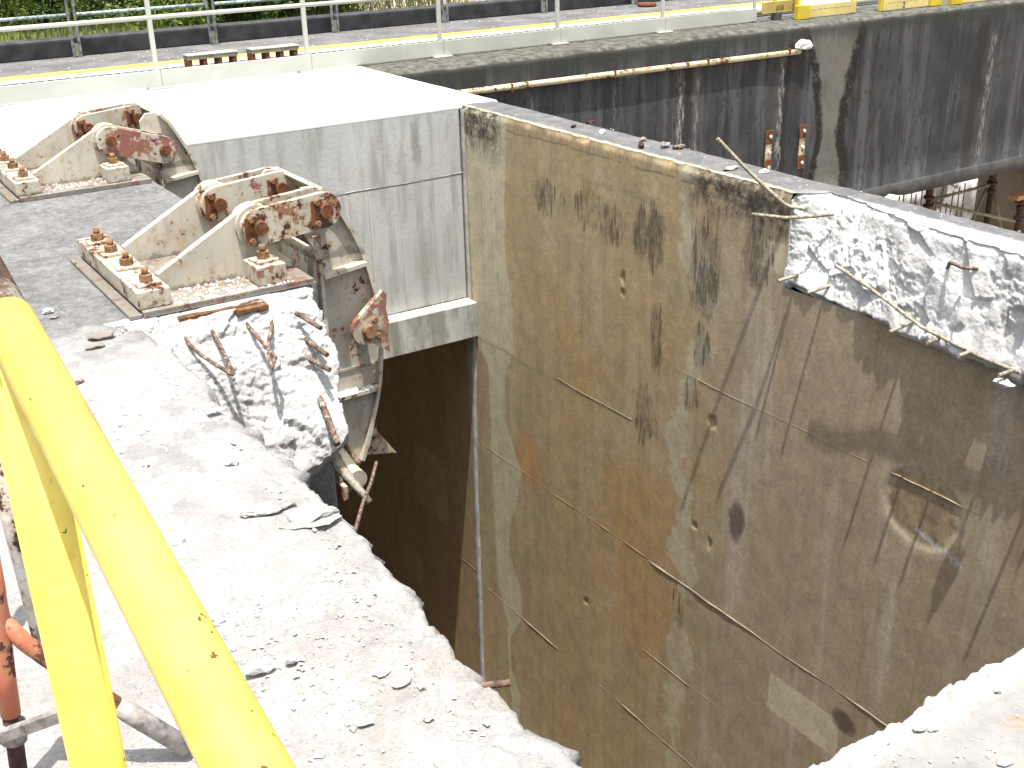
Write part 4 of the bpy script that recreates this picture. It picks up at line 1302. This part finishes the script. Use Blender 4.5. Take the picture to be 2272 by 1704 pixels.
# yellow toe boxes and panel at the right end of the road edge
def toe_box(label, xa, xb, z1, box_left, letter=None, yb=11.30, posts=()):
    t = thing("toe_box", label, "toe board", ((xa + xb) / 2, yb, 0), "yellow toe boards along the road edge")
    MB().box(xa, xb, yb + 0.02, yb + 0.035, 0.012, z1, 0.002).build("panel", M['toe_yellow'], t)
    if box_left is not None:
        a_, c_ = box_left
        MB().box(a_, c_, yb - 0.012, yb + 0.06, 0.006, z1 + 0.012, 0.003).build("end_box", M['toe_yellow2'], t)
    for x in posts:
        MB().box(x - 0.03, x + 0.03, yb + 0.037, yb + 0.09, 0.004, 1.1, 0.003).build("post", M['toe_yellow2'], t)
    n_ = 7
    for k in range(n_):
        xa_ = xa + 0.08 + (xb - xa - 0.16) * k / n_
        MB().box(xa_, xa_ + (xb - xa) / n_ * 0.6, yb + 0.0175, yb + 0.0205, z1 - 0.055, z1 - 0.049).build("paint_tick", M['line_white'], t)
    if letter:
        cu = bpy.data.curves.new("numeral", 'FONT')
        cu.body = letter
        cu.size = 0.11
        cu.align_x = 'CENTER'
        cu.extrude = 0.001
        dg = bpy.data.objects.new("numeral_tmp", cu)
        COL.objects.link(dg)
        bpy.context.view_layer.update()
        me = bpy.data.meshes.new_from_object(dg.evaluated_get(bpy.context.evaluated_depsgraph_get()))
        bpy.data.objects.remove(dg)
        me.transform(Matrix.Translation(Vector(((xa + xb) / 2 - 0.05 - t.location.x, 0.0175, 0.025))) @ Matrix.Rotation(R(90), 4, 'X'))
        for p_ in me.polygons:
            p_.use_smooth = False
        me.materials.clear()
        link_mesh("numeral", me, M['black'], t)
    return t


pn = thing("ochre_kick_board", "small dull ochre panel with a wire handle beside the white toe board end", "toe board", (11.5, 11.48, 0))
MB().box(11.17, 11.76, YT - 0.02, YT - 0.005, 0.10, 0.24, 0.002).build("panel", M['toe_olive'], pn)
MB().box(11.17, 11.76, YT - 0.024, YT - 0.0205, 0.10, 0.106).build("lower_trim", M['line_yellow'], pn)
MB().box(11.40, 11.52, YT - 0.03, YT + 0.06, 0.003, 0.098, 0.004).build("support_block", M['kerb'], pn)
MB().tube([(11.42, YT - 0.03, 0.12), (11.42, YT - 0.03, 0.18), (11.53, YT - 0.03, 0.185), (11.53, YT - 0.03, 0.125)], 0.005, 8).build("handle", M['rust'], pn)
MB().box(11.46, 11.50, YT + 0.062, YT + 0.10, 0.003, 1.1).build("post", M['toe_yellow2'], pn)
toe_box("pale yellow toe board with a strong yellow box at its left end", 11.83, 12.74, 0.165, (11.62, 11.83), posts=(11.68, 12.73))
toe_box("yellow toe board numbered 2 with a box at its right end", 13.14, 14.06, 0.165, (14.075, 14.32), "2", yb=11.18, posts=(13.14, 14.2))
toe_box("yellow toe board cut off by the right edge of the photograph", 14.62, 15.5, 0.165, (14.39, 14.62), yb=11.08, posts=(15.45,))
MB().tube([(11.12, 11.95, 0.075), (24, 11.95, 0.075)], 0.055, 16).solo("conduit", M['white'], (17, 11.95, 0.02), "white pipe lying along the road behind the yellow toe boards", "pipe")

# rusty low frames standing on the drain
def low_frame(x0, label):
    t = thing("step_frame", label, "step", (x0 + 0.26, 11.85, 0), "low rusty frames behind the toe board")
    MB().box(x0, x0 + 0.52, 11.78, 11.93, 0.195, 0.235, 0.003).build("top", M['brace'], t)
    MB().box(x0 - 0.003, x0 + 0.523, 11.775, 11.935, 0.2355, 0.243).build("top_skin", M['line_white'], t)
    for k in range(4):
        x = x0 + 0.0 + 0.155 * k
        MB().box(x, x + 0.042, 11.785, 11.925, 0.006, 0.195, 0.003).build("leg", M['rust'], t)
    MB().box(x0 - 0.02, x0 + 0.54, 11.80, 11.90, 0.0045, 0.0058).build("foot_strip", M['rust'], t)


low_frame(3.695, "low rusty frame with pale top behind the toe board, left of the pair")
low_frame(4.36, "low rusty frame with pale top behind the toe board, right of the pair")
b = MB(); b.tube([(11.38, 14.1, 0.005), (11.38, 14.1, 0.055)], 0.14, 20)
b.solo("rusty_disc", M['rust'], (11.38, 14.1, 0.005), "flat rusty steel disc lying on the road by the kerb", "disc")

# ================================================================== girder fittings
b = MB(); b.tube([(5.6, 10.858, -0.285), (8.0, 10.858, -0.296), (11.25, 10.858, -0.318)], 0.034, 14)
hp = thing("wall_pipe", "rust streaked cream pipe running along the black girder", "pipe", (8.4, 10.8, -0.34))
b.build("pipe", M['cream_pipe'], hp)
for x in (6.9, 8.3, 9.7, 11.05):
    MB().box(x - 0.012, x + 0.012, 10.82, 10.902, -0.34, -0.258).build("bracket", M['rust'], hp)


def blob(name, loc, size, seed, mat, label=None, cat=None, group=None, parent=None, sub=2, rough=0.35, base=True):
    bm = bmesh.new()
    bmesh.ops.create_icosphere(bm, subdivisions=sub, radius=1.0)
    V = np.array([v.co for v in bm.verts])
    dd = 1 + rough * facets(V[:, 0] + seed, V[:, 1], V[:, 2], 1.1, seed) * 0.6 + 0.25 * rough * fbm(V[:, 0] * 2.5 + seed, V[:, 1] * 2.5, V[:, 2] * 2.5, 3, seed)
    V = V * dd[:, None] * np.array(size)
    zmin = V[:, 2].min()
    for v, c_ in zip(bm.verts, V):
        v.co = Vector(c_) - (Vector((0, 0, zmin + 0.12 * size[2])) if base else Vector((0, 0, 0)))
    me = bpy.data.meshes.new(name)
    bm.to_mesh(me)
    bm.free()
    o = link_mesh(name, me, mat)
    if parent is not None:
        o.parent = parent
        o.location = Vector(loc) - rootloc(parent)
    else:
        o.location = loc
        tag(o, label, cat, group)
    return o


blob("foam_lump", (11.33, 10.85, -0.30), (0.12, 0.06, 0.07), 5, M['rubble_wall'], parent=hp, sub=3, rough=0.5)


def strap(label, x, z0, z1):
    t = thing("wall_strap", label, "steel strap", (x, YG, z0), "steel straps bolted to the girder")
    MB().box(x - 0.05, x + 0.05, 10.865, 10.883, z0, z1, 0.003).build("bar", M['cream_pipe'], t)
    for zc in (z1 - 0.08, z0 + 0.09):
        MB().box(x - 0.062, x + 0.062, 10.855, 10.8645, zc - 0.09, zc + 0.09, 0.003).build("end_plate", M['rust'], t)
    for zc in (z1 - 0.07, (z0 + z1) / 2, z0 + 0.08):
        b_ = MB(); cyl_y(b_, x + 0.01, zc, 0.022, 10.84, 10.866, 10); b_.build("bolt", M['rubble_wall'], t)


strap("rusty bolted steel strap on the girder, left of the two", 10.825, -1.82, -1.27)
strap("rusty bolted steel strap on the girder, right of the two", 11.425, -1.84, -1.27)

# ================================================================== beneath the girder
col = MB().box(20.15, 23.5, 13.0, 14.4, -8, -2.6, 0.03).solo("bridge_column", M['under'], (21.8, 13.7, -8), "brown grey concrete column under the right end of the girder", "column")


def shore(label, x, y, z1=-2.56):
    t = thing("shoring_post", label, "shoring post", (x, y, -8), "shoring posts under the girder")
    MB().tube([(x, y, -8), (x, y, -3.06)], 0.045, 12).build("outer_tube", M['shore'], t)
    MB().tube([(x, y, -3.05), (x, y, z1)], 0.06, 12).build("inner_tube", M['shore'], t)
    for zc in (-3.04, -3.18):
        b_ = MB(); b_.tube([(x, y, zc - 0.02), (x, y, zc + 0.02)], 0.085, 12); b_.build("collar", M['shore'], t)


shore("brown shoring post under the girder, left of the three", 15.35, 11.8)
shore("brown shoring post under the girder, against the concrete column", 16.92, 11.8)
sp = thing("shoring_post", "brown shoring post capped with an orange plank at the right edge", "shoring post", (17.2, 11.4, -8), "shoring posts under the girder")
MB().tube([(17.2, 11.4, -8), (17.2, 11.4, -3.26)], 0.05, 12).build("outer_tube", M['shore'], sp)
for zc, rr in ((-3.33, 0.1), (-3.42, 0.07), (-3.6, 0.085)):
    b = MB(); b.tube([(17.2, 11.4, zc - 0.02), (17.2, 11.4, zc + 0.02)], rr, 12); b.build("collar", M['shore'], sp)
MB().box(16.95, 17.6, 11.3, 11.5, -3.258, -3.185, 0.004).solo("plank", M['plank'], (17.27, 11.4, -3.258), "short orange plank lying on a shoring post at the right edge", "plank")
for lab, p0, p1 in (("upper olive brace tube between the shoring posts", (15.41, 11.8, -3.09), (16.86, 11.8, -3.07)),
                    ("long olive brace tube running down to the right between shoring posts", (15.41, 11.76, -3.13), (17.15, 11.42, -3.66)),
                    ("short olive brace tube leaning right of the column post", (16.98, 11.8, -3.12), (17.35, 11.8, -3.9)),
                    ("thin olive brace tube leaning left of the column post", (16.86, 11.84, -3.12), (16.45, 11.9, -4.1))):
    mid = [(a_ + c_) / 2 for a_, c_ in zip(p0, p1)]
    MB().tube([p0, p1], 0.026, 10).solo("brace_tube", M['brace'], mid, lab, "brace", "brace tubes of the shoring")
rw = thing("ruined_wall", "pale broken concrete wall with dark upright rebar seen under the girder", "wall", (22, 17.2, -8))
xs_ = np.arange(18.5, 25.3, 0.07)
tz = np.interp(xs_, [18.5, 20.4, 21.0, 21.9, 22.2, 22.7, 23.0, 23.3, 23.6, 24.2, 25.3], [-5.1, -5.0, -4.97, -4.9, -4.62, -4.55, -4.75, -5.05, -4.9, -4.95, -5.2]) + 0.10 * facets(xs_, 0, 0, 3, 301)
rowz = np.linspace(0, 1, 14)
face = np.stack([np.repeat(xs_[:, None], 14, 1), 17.0 + 0.06 * facets(xs_[:, None], 0, rowz[None, :] * 3, 2.2, 303), -8.2 + (tz[:, None] + 8.2) * rowz[None, :]], -1)
bk = face[:, ::-1].copy(); bk[..., 1] += 0.5
grid("wall_face", np.concatenate([face, bk], 1), M['rubble_wall'], rw, flip=True)
rng = random.Random(3)
for k in range(16):
    x = 19.9 + k * 0.21 + rng.uniform(-.06, .06)
    MB().tube([(x, 16.75, -8), (x + rng.uniform(-.03, .03), 16.75, -4.9 + rng.uniform(-.5, .35))], 0.014, 6).build("rebar", M['shore'], rw)

# ================================================================== bars and straps left by the demolition
def bar(label, pts, r_, mat='rebar_dusty', name="rebar", group=None, ribs=0.022, cat="rebar"):
    mb = MB().tube(pts, r_, 9, ribs=ribs)
    return mb.solo(name, M[mat], pts[-1], label, cat, group)


bar("long bent rebar rising above the broken wall corner against the girder", [(4.72, 5.163, .325), (4.79, 5.11, .235), (4.86, 5.056, .144), (4.92, 4.995, .066), (4.98, 4.934, -.008), (5.03, 4.884, -.066), (5.06, 4.86, -.082), (5.14, 4.80, -.095)], 0.012)
bar("short rebar pointing left from the broken wall corner", [(4.80, 4.924, -.096), (4.9, 4.755, -.098), (5.0, 4.68, -.094), (5.14, 4.60, -.083)], 0.0115)
bar("long rebar slanting down across the white broken wall face", [(4.915, 4.347, -.293), (4.925, 4.105, -.361), (4.945, 3.93, -.43), (4.955, 3.757, -.494), (4.96, 3.55, -.523), (4.96, 3.372, -.545), (4.965, 3.0, -.56), (4.98, 2.4, -.57)], 0.011)
STUB = ["dusty rebar stub at the left end of the broken wall lip", "dusty rebar stub, second from the left along the broken wall lip",
        "pale rebar stub under the foot of the long slanting rebar", "pale rebar stub, first right of the slanting rebar foot along the lip",
        "pale rebar stub, second right of the slanting rebar foot along the lip", "pale rebar stub at the right edge above the hanging shard", "rebar stub just past the hanging shard on the wall lip"]
for k, (p0, p1) in enumerate([((4.91, 4.785, -.497), (5.07, 4.757, -.479)), ((4.91, 4.545, -.508), (5.07, 4.52, -.487)), ((4.87, 3.896, -.545), (5.03, 3.88, -.516)),
                              ((4.87, 3.646, -.528), (5.03, 3.66, -.533)), ((4.86, 3.442, -.535), (5.03, 3.456, -.54)), ((4.85, 3.195, -.555), (5.03, 3.2, -.56)), ((4.84, 2.9, -.55), (5.03, 2.9, -.56))]):
    bar(STUB[k], [p0, p1], 0.0115, group="rebar stubs along the broken wall lip", name="rebar_stub", cat="rebar stub")
bar("small rusty rebar arch on the white broken wall face", [(5.06, 3.72, -.17), (4.99, 3.66, -.115), (4.96, 3.62, -.105), (4.97, 3.57, -.115), (5.06, 3.52, -.13)], 0.010, 'rebar')
blob("concrete_shard", (4.90, 3.19, -0.63), (0.035, 0.05, 0.016), 17, M['fresh'], "white concrete shard caught on a rebar stub below the wall lip", "concrete shard", rough=0.5)
b = MB().tube([(4.90, 3.195, -.551), (4.90, 3.19, -.60)], 0.004, 6)
b.solo("tie_wire", M['rebar'], (4.9, 3.19, -.6), "short tie wire holding a concrete shard below the wall lip", "wire")

bar("rusty bent V of rebar on the broken face, left of the two", [(1.363, 4.93, -.085), (1.363, 4.86, -.105), (1.385, 4.78, -.135), (1.425, 4.68, -.165), (1.456, 4.60, -.185), (1.462, 4.60, -.18), (1.472, 4.70, -.15), (1.485, 4.82, -.12), (1.491, 4.93, -.085)], 0.0095, 'rebar')
bar("rusty crossed V of rebar on the broken face, right of the two", [(1.657, 4.95, -.085), (1.66, 4.85, -.115), (1.668, 4.74, -.145), (1.673, 4.64, -.17), (1.63, 4.585, -.195), (1.65, 4.66, -.165), (1.70, 4.78, -.14), (1.76, 4.88, -.11), (1.785, 4.95, -.09)], 0.0095, 'rebar')
for lab, p0, p1 in (("rusty rebar end beside the gate arm, topmost of three", (1.885, 4.881, -0.075), (1.926, 4.702, -0.105)), ("dusty rebar end beside the gate arm, middle of three", (1.895, 4.831, -0.194), (1.915, 4.633, -0.212)),
                    ("rusty rebar end beside the gate arm, lowest of three", (1.880, 4.791, -0.269), (1.907, 4.603, -0.274))):
    bar(lab, [p1, p0], 0.0125, 'rebar')
bar("thick ribbed bar hanging down the right side of the broken face", [(1.873, 4.708, -0.397), (1.862, 4.580, -0.473), (1.841, 4.433, -0.566)], 0.017, 'rebar')
bar("thick dusty bar end below the ribbed bar in front of the gate arm", [(1.926, 4.669, -0.609), (1.941, 4.630, -0.645), (1.983, 4.531, -0.749)], 0.014, 'rebar')
b = MB()
sp_ = [Vector(p) for p in ((1.857, 4.728, -0.619), (1.882, 4.679, -0.664), (1.900, 4.580, -0.754), (1.936, 4.511, -0.829), (1.976, 4.433, -0.908))]
b.tube(sp_, [0.030, 0.032, 0.030, 0.022, 0.017], 8)
b.solo("bent_strap", M['rebar_dusty'], sp_[0], "grey flattened steel strap sticking out over the chamber below the broken face", "steel strap")
bar("twisted rusty rod standing up out of the chamber beside the pier edge", [(1.75, 3.829, -.377), (1.62, 3.61, -.335), (1.5, 3.421, -.29), (1.40, 3.24, -.235), (1.3, 3.058, -.178), (1.20, 3.03, -.17)], 0.0075, 'rebar', name="twisted_rod", ribs=0.03, cat="rod")
bar("rusty rebar stub poking from the ragged pier edge", [(1.215, 1.985, -.05), (1.12, 2.02, -.045)], 0.010, 'rebar', name="rebar_stub", cat="rebar stub")
bar("rusty curved rod end at the pier edge below the twisted rod", [(1.32, 3.02, -.20), (1.26, 3.07, -.165), (1.18, 3.10, -.14)], 0.013, 'rebar', name="twisted_rod", cat="rod")
b = MB()
b.box(1.36, 1.77, 4.965, 5.005, -0.035, -0.012, 0.004)
b.box(1.62, 1.775, 4.93, 4.964, -0.045, -0.02, 0.004)
b.solo("rotten_timber", M['wood'], (1.57, 4.98, -0.045), "splintered rust brown timber strip under the front edge of the nearer anchor", "timber")

# ================================================================== scaffold pieces left of the rail
sc = thing("scaffold_tube", "orange painted scaffold tube with cement crust behind the yellow rail", "scaffold", (0.15, 2.2, 0))
MB().tube([(0.143, 2.2, 0.205), (0.150, 2.2, 0.30), (0.168, 2.2, 0.50), (0.172, 2.2, 0.62)], 0.020, 18).build("upright", M['orange'], sc)
MB().tube([(0.128, 2.2, 0.0), (0.143, 2.2, 0.204)], 0.0175, 14).build("leg", M['purple'], sc)
b = MB(); b.tube([(0.138, 2.2, 0.14), (0.1425, 2.2, 0.185)], 0.026, 14); b.build("coupler", M['crust'], sc)
MB().box(0.095, 0.245, 2.165, 2.179, 0.165, 0.197, 0.003).build("ledger_bar", M['crust'], sc)
MB().tube([(0.165, 2.2, 0.43), (0.20, 2.195, 0.36), (0.27, 2.175, 0.26), (0.34, 2.155, 0.17)], 0.0175, 14).build("brace", M['orange'], sc)
MB().tube([(0.34, 2.155, 0.17), (0.36, 2.148, 0.145), (0.46, 2.115, 0.025)], [0.0178, 0.022, 0.021], 14).build("brace_foot", M['crust'], sc)
MB().tube([(0.288, 2.75, 0.0), (0.268, 2.75, 0.75)], 0.021, 18).solo("pipe_post", M['white_rust'], (0.288, 2.75, 0), "white pipe post with rust runs behind the yellow posts", "post")
MB().tube([(0.213, 2.8, 0.0), (0.213, 2.8, 0.62)], 0.022, 18).solo("pipe_post", M['yellow_rust'], (0.213, 2.8, 0), "rust eaten yellow pipe post at the left edge", "post")

# ================================================================== loose stones
STONES = [
    ((0.704, 2.306), (0.034, 0.028, 0.022), "larger grey white stone on the deck, right of the yellow rail"),
    ((0.785, 2.296), (0.026, 0.018, 0.018), "rounded grey stone just right of the larger grey white stone"),
    ((0.725, 3.018), (0.030, 0.017, 0.016), "small angular stone alone in the middle of the white deck"),
    ((0.945, 2.134), (0.032, 0.022, 0.009), "thin pale flake near the pier edge, uppermost of the flakes"),
    ((0.968, 2.07), (0.040, 0.028, 0.013), "broad pale flake near the pier edge below a thin flake"),
    ((0.997, 2.03), (0.018, 0.016, 0.012), "small stone right of the broad pale flake"),
    ((0.957, 1.921), (0.022, 0.016, 0.013), "grey stone on the deck close to the bottom edge by the pier rim"),
    ((0.831, 1.989), (0.030, 0.018, 0.009), "flat brownish stone on the tan dusty deck"),
    ((0.700, 1.951), (0.022, 0.014, 0.008), "small flat stone low on the deck beside the yellow rail"),
    ((1.132, 3.855), (0.045, 0.028, 0.012), "flat grey flake on the deck left of the broken face"),
    ((0.995, 4.878), (0.065, 0.040, 0.020), "flat tan stone on grey deck left of the nearer anchor"),
    ((0.948, 4.778), (0.040, 0.025, 0.014), "small tan stone just below the flat tan stone"),
    ((0.788, 4.426), (0.034, 0.022, 0.018), "dark grey stone on the deck right of the rail"),
    ((0.886, 5.364), (0.034, 0.022, 0.014), "pale stone on the grey deck left of the anchor block"),
    ((0.892, 5.277), (0.028, 0.018, 0.010), "brown grey pebble below the pale stone by the anchor block"),
    ((1.04, 3.42), (0.030, 0.022, 0.014), "small grey stone in front of the hollow below the broken face"),
    ((0.80, 3.57), (0.022, 0.018, 0.010), "tiny pebble on bare white deck, left of the broken face"),
]
for k, ((sx, sy), sz, lab) in enumerate(STONES):
    blob("stone", (sx, sy, 0.0), tuple(q_ * (0.62 if sz[2] < 0.0135 else 0.82) for q_ in sz), 40 + k, M['fresh'] if k not in (10, 11, 12, 14) else M['under'], lab, "stone", "loose stones on the deck", rough=0.55)
blob("concrete_chunk", (1.02, 3.05, -0.005), (0.07, 0.035, 0.012), 71, M['deck'], "flat lifted concrete flake on the deck, left of a bigger flake", "concrete chunk", "lifted flakes at the pier edge", sub=3, rough=0.55)
blob("concrete_chunk", (1.125, 2.93, -0.01), (0.085, 0.05, 0.02), 72, M['deck'], "big lifted concrete flake at the pier edge below the gate arm", "concrete chunk", "lifted flakes at the pier edge", sub=3, rough=0.55)
for k, ((sx, sy), sz, lab, mt) in enumerate([((5.41, 7.361), (.05, .03, .02), "rusty lump on the wall coping near its far edge", 'purple'), ((5.231, 7.344), (.028, .02, .015), "small dark lump on the wall coping near the end block", 'purple'),
                                             ((5.262, 7.016), (.032, .028, .02), "pale stone on the wall coping between two dark lumps", 'fresh'), ((5.327, 6.615), (.04, .028, .018), "brown flat lump on the wall coping", 'under'),
                                             ((5.155, 6.422), (.03, .025, .025), "dark rusty lump at the front arris of the coping", 'purple'), ((5.30, 6.33), (.05, .035, .03), "grey rubble lump beside a rusty piece on the coping", 'crust'),
                                             ((5.345, 6.24), (.055, .03, .025), "rusty twisted piece on the coping behind the long rebar", 'rebar'), ((5.30, 5.35), (.04, .03, .02), "pale chip on the coping right of the long rebar", 'fresh'),
                                             ((5.2, 5.55), (.07, .035, .012), "flat grey flake on the coping by the long rebar tip", 'crust')]):
    blob("coping_lump", (sx, sy, 0.0), tuple(q_ * 0.75 for q_ in sz), 90 + k, M[mt], lab, "rubble", "lumps on the wall coping", rough=0.6)
for k, ((sx, sy), sz, lab) in enumerate([((1.845, 1.279), (.016, .011, .007), "pale chip on the near slab, left of a pair of chips"), ((1.873, 1.262), (.016, .012, .008), "pale chip on the near slab, right of a pair of chips"),
                                         ((1.904, 1.105), (.02, .013, .005), "flat flake on the near slab at the bottom edge"), ((2.097, 1.263), (.010, .008, .006), "small chip on the near slab beside its broken edge")]):
    blob("slab_chip", (sx, sy, -0.003), sz, 120 + k, M['fresh'], lab, "stone", "chips on the near slab", rough=0.5)


def crumbs(name, n_, area, sizes, mat, label, seed, zfun=lambda x, y: 0.0):
    rg_ = np.random.default_rng(seed)
    base = np.array([(1, 0, -.4), (-.5, .87, -.4), (-.5, -.87, -.4), (.2, .1, .8), (.6, .5, .1), (-.7, .1, .2)])
    tri = [(0, 4, 3), (4, 1, 3), (1, 5, 3), (5, 2, 3), (2, 0, 3), (0, 1, 4), (1, 2, 5), (0, 2, 1)]
    V, F = [], []
    for k in range(n_):
        x, y = area(rg_)
        s_ = sizes[0] * (sizes[1] / sizes[0]) ** (rg_.random() ** 2.2)
        a = rg_.random() * 6.28
        q = base * (0.7 + 0.6 * rg_.random((6, 3))) * s_ * np.array([1, 0.8, 0.6])
        ca, sa = math.cos(a), math.sin(a)
        q = np.stack([q[:, 0] * ca - q[:, 1] * sa + x, q[:, 0] * sa + q[:, 1] * ca + y, q[:, 2] + zfun(x, y) + 0.18 * s_], 1)
        F += [tuple(i + 6 * k for i in t_) for t_ in tri]
        V.append(q)
    o = from_arrays(name, np.concatenate(V), F, mat)
    return tag(o, label, "rubble", kind="stuff")


def deck_area(rg_):
    while True:
        x, y = rg_.uniform(0.2, 1.15), 1.4 + 3.6 * rg_.random() ** 1.3
        if x < 1.07 + 0.06 * sstep(1.6, 3.2, y) and vnoise(x * 3, y * 3, 0, 77) > rg_.uniform(-0.9, 0.6):
            return x, y


crumbs("rubble_crumbs", 5200, deck_area, (0.0025, 0.012), M['fresh_dim'], "fine white concrete crumbs scattered over the broken pier deck", 5)
crumbs("anchor_crumbs", 420, lambda g_: (g_.uniform(1.38, 1.95), 5.03 + 0.26 * g_.random() ** 1.6), (0.004, 0.014), M['fresh'], "white crumbs lying on the nearer anchor base plate", 6, lambda x, y: 0.03)
crumbs("anchor_crumbs", 160, lambda g_: (g_.uniform(1.40, 1.8), 7.68 + 0.26 * g_.random() ** 1.2), (0.004, 0.012), M['fresh'], "grey crumbs lying on the farther anchor base plate", 7, lambda x, y: 0.03)
crumbs("coping_crumbs", 220, lambda g_: (g_.uniform(5.1, 5.42), 3.0 + 5.0 * g_.random() ** 1.6), (0.003, 0.012), M['fresh_dim'], "small pale crumbs scattered along the wall coping", 8)
crumbs("slab_crumbs", 500, lambda g_: (g_.uniform(1.45, 2.5), 0.95 + 0.37 * g_.random()), (0.0015, 0.006), M['fresh'], "fine crumbs scattered on the near slab", 9)
crumbs("stiffener_crumbs", 90, lambda g_: (g_.uniform(2.215, 2.43), g_.uniform(5.275, 5.325)), (0.010, 0.026), M['fresh'], "white rubble caught on the lower stiffener of the nearer gate arm", 10, lambda x, y: -0.738)
crumbs("road_gravel", 900, lambda g_: (g_.uniform(0.5, 13), 13.3 + 1.2 * g_.random()), (0.004, 0.016), M['fresh_dim'], "pale loose gravel scattered over the road", 12, lambda x, y: 0.004)

# ================================================================== trees and grass beyond the road
def tree(label, x, y, h, rw_, nleaf, seed, mat, ls=0.10):
    rg_ = np.random.default_rng(seed)
    t = thing("leafy_tree", label, "tree", (x, y, -0.65), "trees and bushes beyond the road")
    mb = MB()
    mb.tube([(x, y, -0.7), (x + .05, y, 0.3 * h - .6), (x - .05, y + .1, 0.7 * h - .6)], [0.10, 0.07, 0.03], 8)
    for k in range(6):
        a = rg_.random() * 6.28
        z0 = -0.5 + h * (0.1 + 0.5 * rg_.random())
        mb.tube([(x, y, z0), (x + 0.5 * rw_ * math.cos(a), y + 0.5 * rw_ * math.sin(a), z0 + 0.25 * h), (x + 0.8 * rw_ * math.cos(a), y + 0.8 * rw_ * math.sin(a), z0 + 0.33 * h)], [0.04, 0.025, 0.01], 6)
    mb.build("trunk", M['bark'], t)
    nc = 46
    cz = -0.5 + h * rg_.random(nc) ** 1.35
    ca = rg_.random(nc) * 6.28
    prof_ = np.sqrt(np.clip(1 - (np.clip((cz + .5) / h, 0, 1)) ** 2.2, 0.05, 1))
    cr = rw_ * prof_ * (0.35 + 0.65 * rg_.random(nc))
    C_ = np.stack([x + cr * np.cos(ca), y + cr * np.sin(ca), cz], 1)
    R_ = 0.28 + 0.35 * rg_.random(nc)
    ci = rg_.integers(0, nc, nleaf)
    dr = rg_.normal(size=(nleaf, 3)); dr /= np.linalg.norm(dr, axis=1)[:, None]
    p = C_[ci] + dr * (R_[ci] * rg_.random(nleaf) ** 0.45)[:, None]
    p[:, 2] = np.maximum(p[:, 2], -0.62)
    a1 = rg_.normal(size=(nleaf, 3)); a1 /= np.linalg.norm(a1, axis=1)[:, None]
    a2 = np.cross(a1, rg_.normal(size=(nleaf, 3))); a2 /= np.linalg.norm(a2, axis=1)[:, None]
    s_ = ls * (0.6 + 0.8 * rg_.random(nleaf))[:, None]
    V = np.stack([p - a1 * s_, p + a2 * s_ * .45, p + a1 * s_, p - a2 * s_ * .45], 1).reshape(-1, 3)
    F = np.arange(nleaf * 4).reshape(-1, 4)
    from_arrays("crown", V, F, mat, t)


TREES = [(2.2, 25.6, 3.4, 1.5, 'leaf', "dense green bush at the far left beyond the kerb"), (4.2, 25.2, 3.0, 1.3, 'leaf', "leafy green bush behind the left grey double post"),
         (6.0, 24.6, 3.8, 1.4, 'leaf2', "dark green bush between the first two grey double posts"), (7.0, 21.2, 2.8, 1.25, 'leaf', "bright leafy bush left of the second grey double post"),
         (8.4, 21.8, 3.4, 1.3, 'leaf2', "dark leafy bush behind the second grey double post"), (9.9, 22.6, 3.3, 1.2, 'leaf', "mid green bush behind the third white post"),
         (6.2, 25.5, 5.5, 2.0, 'leaf', "taller tree rising behind the bushes at left"), (10.4, 27, 5.5, 2.2, 'leaf2', "taller dark tree standing behind the bushes near the middle"),
         (13.2, 30, 4.5, 2.0, 'leaf', "green tree farther off near the top centre"), (2.5, 28.5, 5.5, 2.2, 'leaf2', "taller dark tree at the far left behind the bushes"),
         (17.0, 33, 4.5, 2.2, 'leaf', "distant green tree farthest to the right beyond the kerb")]
for k, (tx, ty, th, tw, tm, lab) in enumerate(TREES):
    tree(lab, tx, ty, th, tw, 13000, 500 + k, M[tm], 0.05)

rg_ = np.random.default_rng(9)
nb = 16000
gx = rg_.uniform(-2, 20, nb)
gy = 15.0 + 11 * rg_.random(nb) ** 1.2
keep = gx < 11.5 + (gy - 15) * 0.2
gx, gy = gx[keep], gy[keep]
nb = len(gx)
hgt = 0.16 + 0.26 * rg_.random(nb)
aa = rg_.random(nb) * 6.28
lean = rg_.normal(size=(nb, 2)) * 0.10
gz = np.full(nb, -0.66)
wv = np.stack([np.cos(aa), np.sin(aa)], 1) * 0.014
V = np.stack([np.stack([gx - wv[:, 0], gy - wv[:, 1], gz], 1), np.stack([gx + wv[:, 0], gy + wv[:, 1], gz], 1), np.stack([gx + lean[:, 0], gy + lean[:, 1], gz + hgt], 1)], 1).reshape(-1, 3)
go = from_arrays("tall_grass", V, np.arange(nb * 3).reshape(-1, 3), M['grass'])
tag(go, "tall yellow green grass growing between the kerb and the trees", "grass", kind="stuff")
